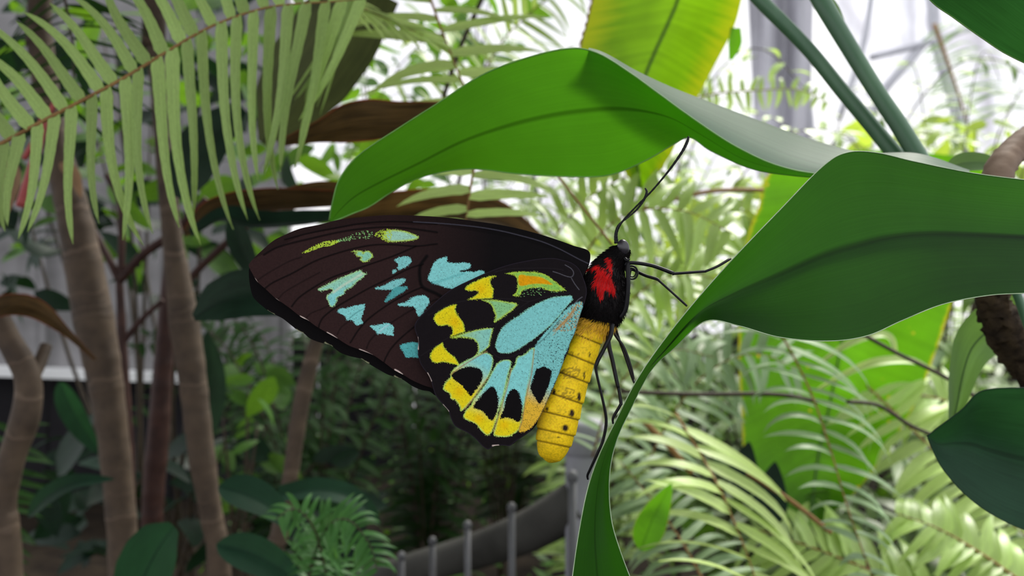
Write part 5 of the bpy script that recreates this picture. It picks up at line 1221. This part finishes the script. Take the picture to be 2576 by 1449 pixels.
    # pink petioles and dry scraps
    for lab, pts, rr_ in (('crimson leaf stalk behind the fern in the top left', [(110, 300, .5), (95, 370, .5), (75, 440, .5), (50, 520, .5)], 11), ('short crimson leaf stalk crossing the long one', [(150, 235, .5), (100, 330, .5), (60, 400, .5)], 7)):
        v, f, u = tube(WA(np.array(pts, float)), rr_ * .5 / FPX, 10, 20); tag(obj('leaf_stalk', v, f, M_PINKSTEM, uv=u), lab, 'leaf stalk')
    B('dry_leaf', 'pinkish dry leaf curled by the crimson stalk', [(15, 400, .55), (30, 450, .55), (20, 540, .55)], 46, M_DRYLEAF, nrm=(.3, -1, .1))
    B('dry_leaf', 'dry tan leaf on top of the thick trunk', [(150, 410, .72), (185, 440, .72), (205, 500, .72)], 34, M_DRYLEAF, nrm=(.2, -1, .3))

M_OLIVE = leaf_mat('olive_leaf', (0.07, 0.085, 0.03), (0.10, 0.12, 0.02), 0.3, 0.5, 0.3, veins=30, vein_amt=0.25, mid=0.3, blotch=0.2)

def build_shrubs():
    r = np.random.default_rng(9)
    geo = {}
    def shrub(label, n, box, size, mat, seed, stems=5, name='shrub'):
        rr = np.random.default_rng(seed)
        (x0, x1), (y0, y1), (d0, d1) = box
        root = W((x0 + x1) / 2, 1500, (d0 + d1) / 2); root[2] = 0
        t = Thing(name, label, 'shrub', root)
        for k in range(stems):
            top = W(rr.uniform(x0, x1), rr.uniform(y0, (y0 + y1) / 2), rr.uniform(d0, d1))
            mid = (root + top) / 2 + rr.normal(0, .03, 3)
            v, f, u = tube([root + rr.normal(0, .02, 3) * [1, 1, 0], mid, top], [.004, .003, .0012], 6, 16)
            obj('stem', v, f, M_RACHIS_DARK, t, uv=u)
        for k in range(n):
            key = (mat.name, int(rr.integers(0, 3)))
            if key not in geo:
                sp = np.array([(x, 0, .25 * math.sin(x * 2.4 + key[1]) * .5) for x in np.linspace(0, 1, 5)])
                v, f, uv = blade(sp, .34 + .1 * key[1], nrm=(0, 0, 1), n=7, m=3, fold=.2)
                geo[key] = mesh('leaf', v, f, mat, uv=uv)
            p = W(rr.uniform(x0, x1), rr.uniform(y0, y1), rr.uniform(d0, d1))
            X = norm(rr.normal(0, 1, 3) * [1, .8, .5] + [0, 0, -.2]); Zv = norm(rr.normal(0, .6, 3) + [0, -.6, .7]); Zv = norm(Zv - X * (X @ Zv)); Yv = np.cross(Zv, X)
            l = size * rr.uniform(.6, 1.3)
            M = np.eye(4); M[:3, 0] = X * l; M[:3, 1] = Yv * l; M[:3, 2] = Zv * l; M[:3, 3] = p - t.loc
            o = bpy.data.objects.new('leaf', geo[key]); col.objects.link(o); o.parent = t.o; o.matrix_local = Matrix(M.tolist())
    shrub('leafy green shrub seen in gaps behind the top left fern', 190, ((-40, 1000), (-20, 640), (1.1, 1.6)), .06, M_SHRUB, 1)
    shrub('dark leafy shrub behind the ringed trunks', 150, ((-20, 760), (-20, 780), (1.1, 1.5)), .07, M_CORDYG, 2)
    shrub('bright leafy shrub behind the pale frond at the top', 100, ((850, 1350), (-40, 480), (1.3, 1.9)), .06, M_SHRUB, 3)
    shrub('sunlit shrub with narrow leaves right of the antennae', 90, ((1500, 1960), (430, 760), (1.0, 1.5)), .055, M_YSHRUB, 4)
    shrub('sunlit shrub under the white film at the right edge', 80, ((2150, 2600), (300, 480), (1.2, 1.7)), .05, M_YSHRUB, 5)
    shrub('dark shrub below the ledge among the trunk feet', 90, ((0, 900), (1100, 1420), (1.0, 1.5)), .07, M_CORDYG, 6)
    shrub('yellowish leafy plant right of the slimmer trunk', 24, ((560, 700), (900, 1260), (1.0, 1.3)), .05, M_SHRUB, 7)
    shrub('shrub with bright leaves among the ferns at lower right', 90, ((1600, 2576), (850, 1400), (1.0, 1.5)), .06, M_SHRUB, 8)
    # ground cover in the dim bed
    n = 2600
    P = np.stack([r.uniform(-0.55, 1.6, n), r.uniform(.75, 2.6, n), r.uniform(.01, .16, n)], -1)
    X = norm(r.normal(0, 1, (n, 3)) * [1, 1, .5]); Zv = norm(r.normal(0, .5, (n, 3)) + [0, -.3, 1]); Y = norm(np.cross(Zv, X)); l = r.uniform(.012, .035, (n, 1))
    V = np.stack([P, P + X * l * .5 + Y * l * .22, P + X * l, P + X * l * .5 - Y * l * .22], 1).reshape(-1, 3)
    uv = np.tile([[0, .5], [.5, 1], [1, .5], [.5, 0]], (n, 1))
    o = obj('leaf_litter', V, np.arange(n * 4).reshape(-1, 4), M_SHRUB, uv=uv); tag(o, 'small leaves scattered over the dark soil', 'leaves', kind='stuff')

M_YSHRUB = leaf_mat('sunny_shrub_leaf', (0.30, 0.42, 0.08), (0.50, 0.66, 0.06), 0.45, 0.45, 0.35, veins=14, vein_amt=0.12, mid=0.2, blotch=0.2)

def build_fence():
    d = .78
    t = Thing('garden_fence', 'weathered grey fence with a capped post and sloping rail below the butterfly', 'fence', [W(1465, 1100, d)[0], d, 0])
    c = W(1466, 1050, d); k = d / FPX
    prof = [(0, 0), (38, 2), (54, 12), (58, 26), (58, 84), (54, 88), (46, 90), (46, 96)]
    def lathe(pr):
        a = np.linspace(0, 2 * np.pi, 28, endpoint=False); p = np.array(pr, float)
        V = np.stack([c[0] + p[:, :1] * k * np.cos(a)[None], c[1] + p[:, :1] * k * np.sin(a)[None], np.broadcast_to(c[2] - p[:, 1:] * k, (len(p), 28))], -1)
        return V.reshape(-1, 3), grid_faces(len(p), 28, True)
    v, f = lathe(prof); obj('post_cap', v, f, M_POST, t)
    v, f = lathe([(44, 92), (44, 300), (44, (c[2]) / k)]); obj('post', v, f, M_POST, t)
    v, f, u = tube([W(1470, 1255, d), W(1340, 1330, d + .04), W(1200, 1385, d + .08), W(1040, 1430, d + .12), W(880, 1475, d + .16), W(650, 1540, d + .22)], np.array([60, 56, 50, 46, 42, 40]) * k, 20, 40)
    obj('rail', v, f, M_CONC, t, uv=u)
    for x, y, rr, dd in ((1440, 1200, 11, d - .045), (1287, 1278, 9, d - .02), (1176, 1322, 8, d + .02), (1088, 1362, 8, d + .04), (1010, 1400, 8, d + .07)):
        p = W(x, y, dd); q = W(x + 3, 1500, dd); q[2] = 0
        v, f, u = tube([p, (p + q) / 2, q], rr * dd / FPX, 10, 6)
        o = obj('picket', v, f, M_GALV, t, uv=u)
        a = np.linspace(0, 2 * np.pi, 14, endpoint=False); h = np.linspace(0, np.pi, 8)
        R_ = rr * 1.35 * dd / FPX
        V = np.stack([p[0] + R_ * np.sin(h)[:, None] * np.cos(a)[None], p[1] + R_ * np.sin(h)[:, None] * np.sin(a)[None], p[2] + R_ * 1.2 * np.cos(h)[:, None] * np.ones(14)[None]], -1)
        obj('knob', V.reshape(-1, 3), grid_faces(8, 14, True), M_GALV, t, parent=o)

build_banana()
build_right_leaves()
build_left_plants()
build_shrubs()
build_fence()
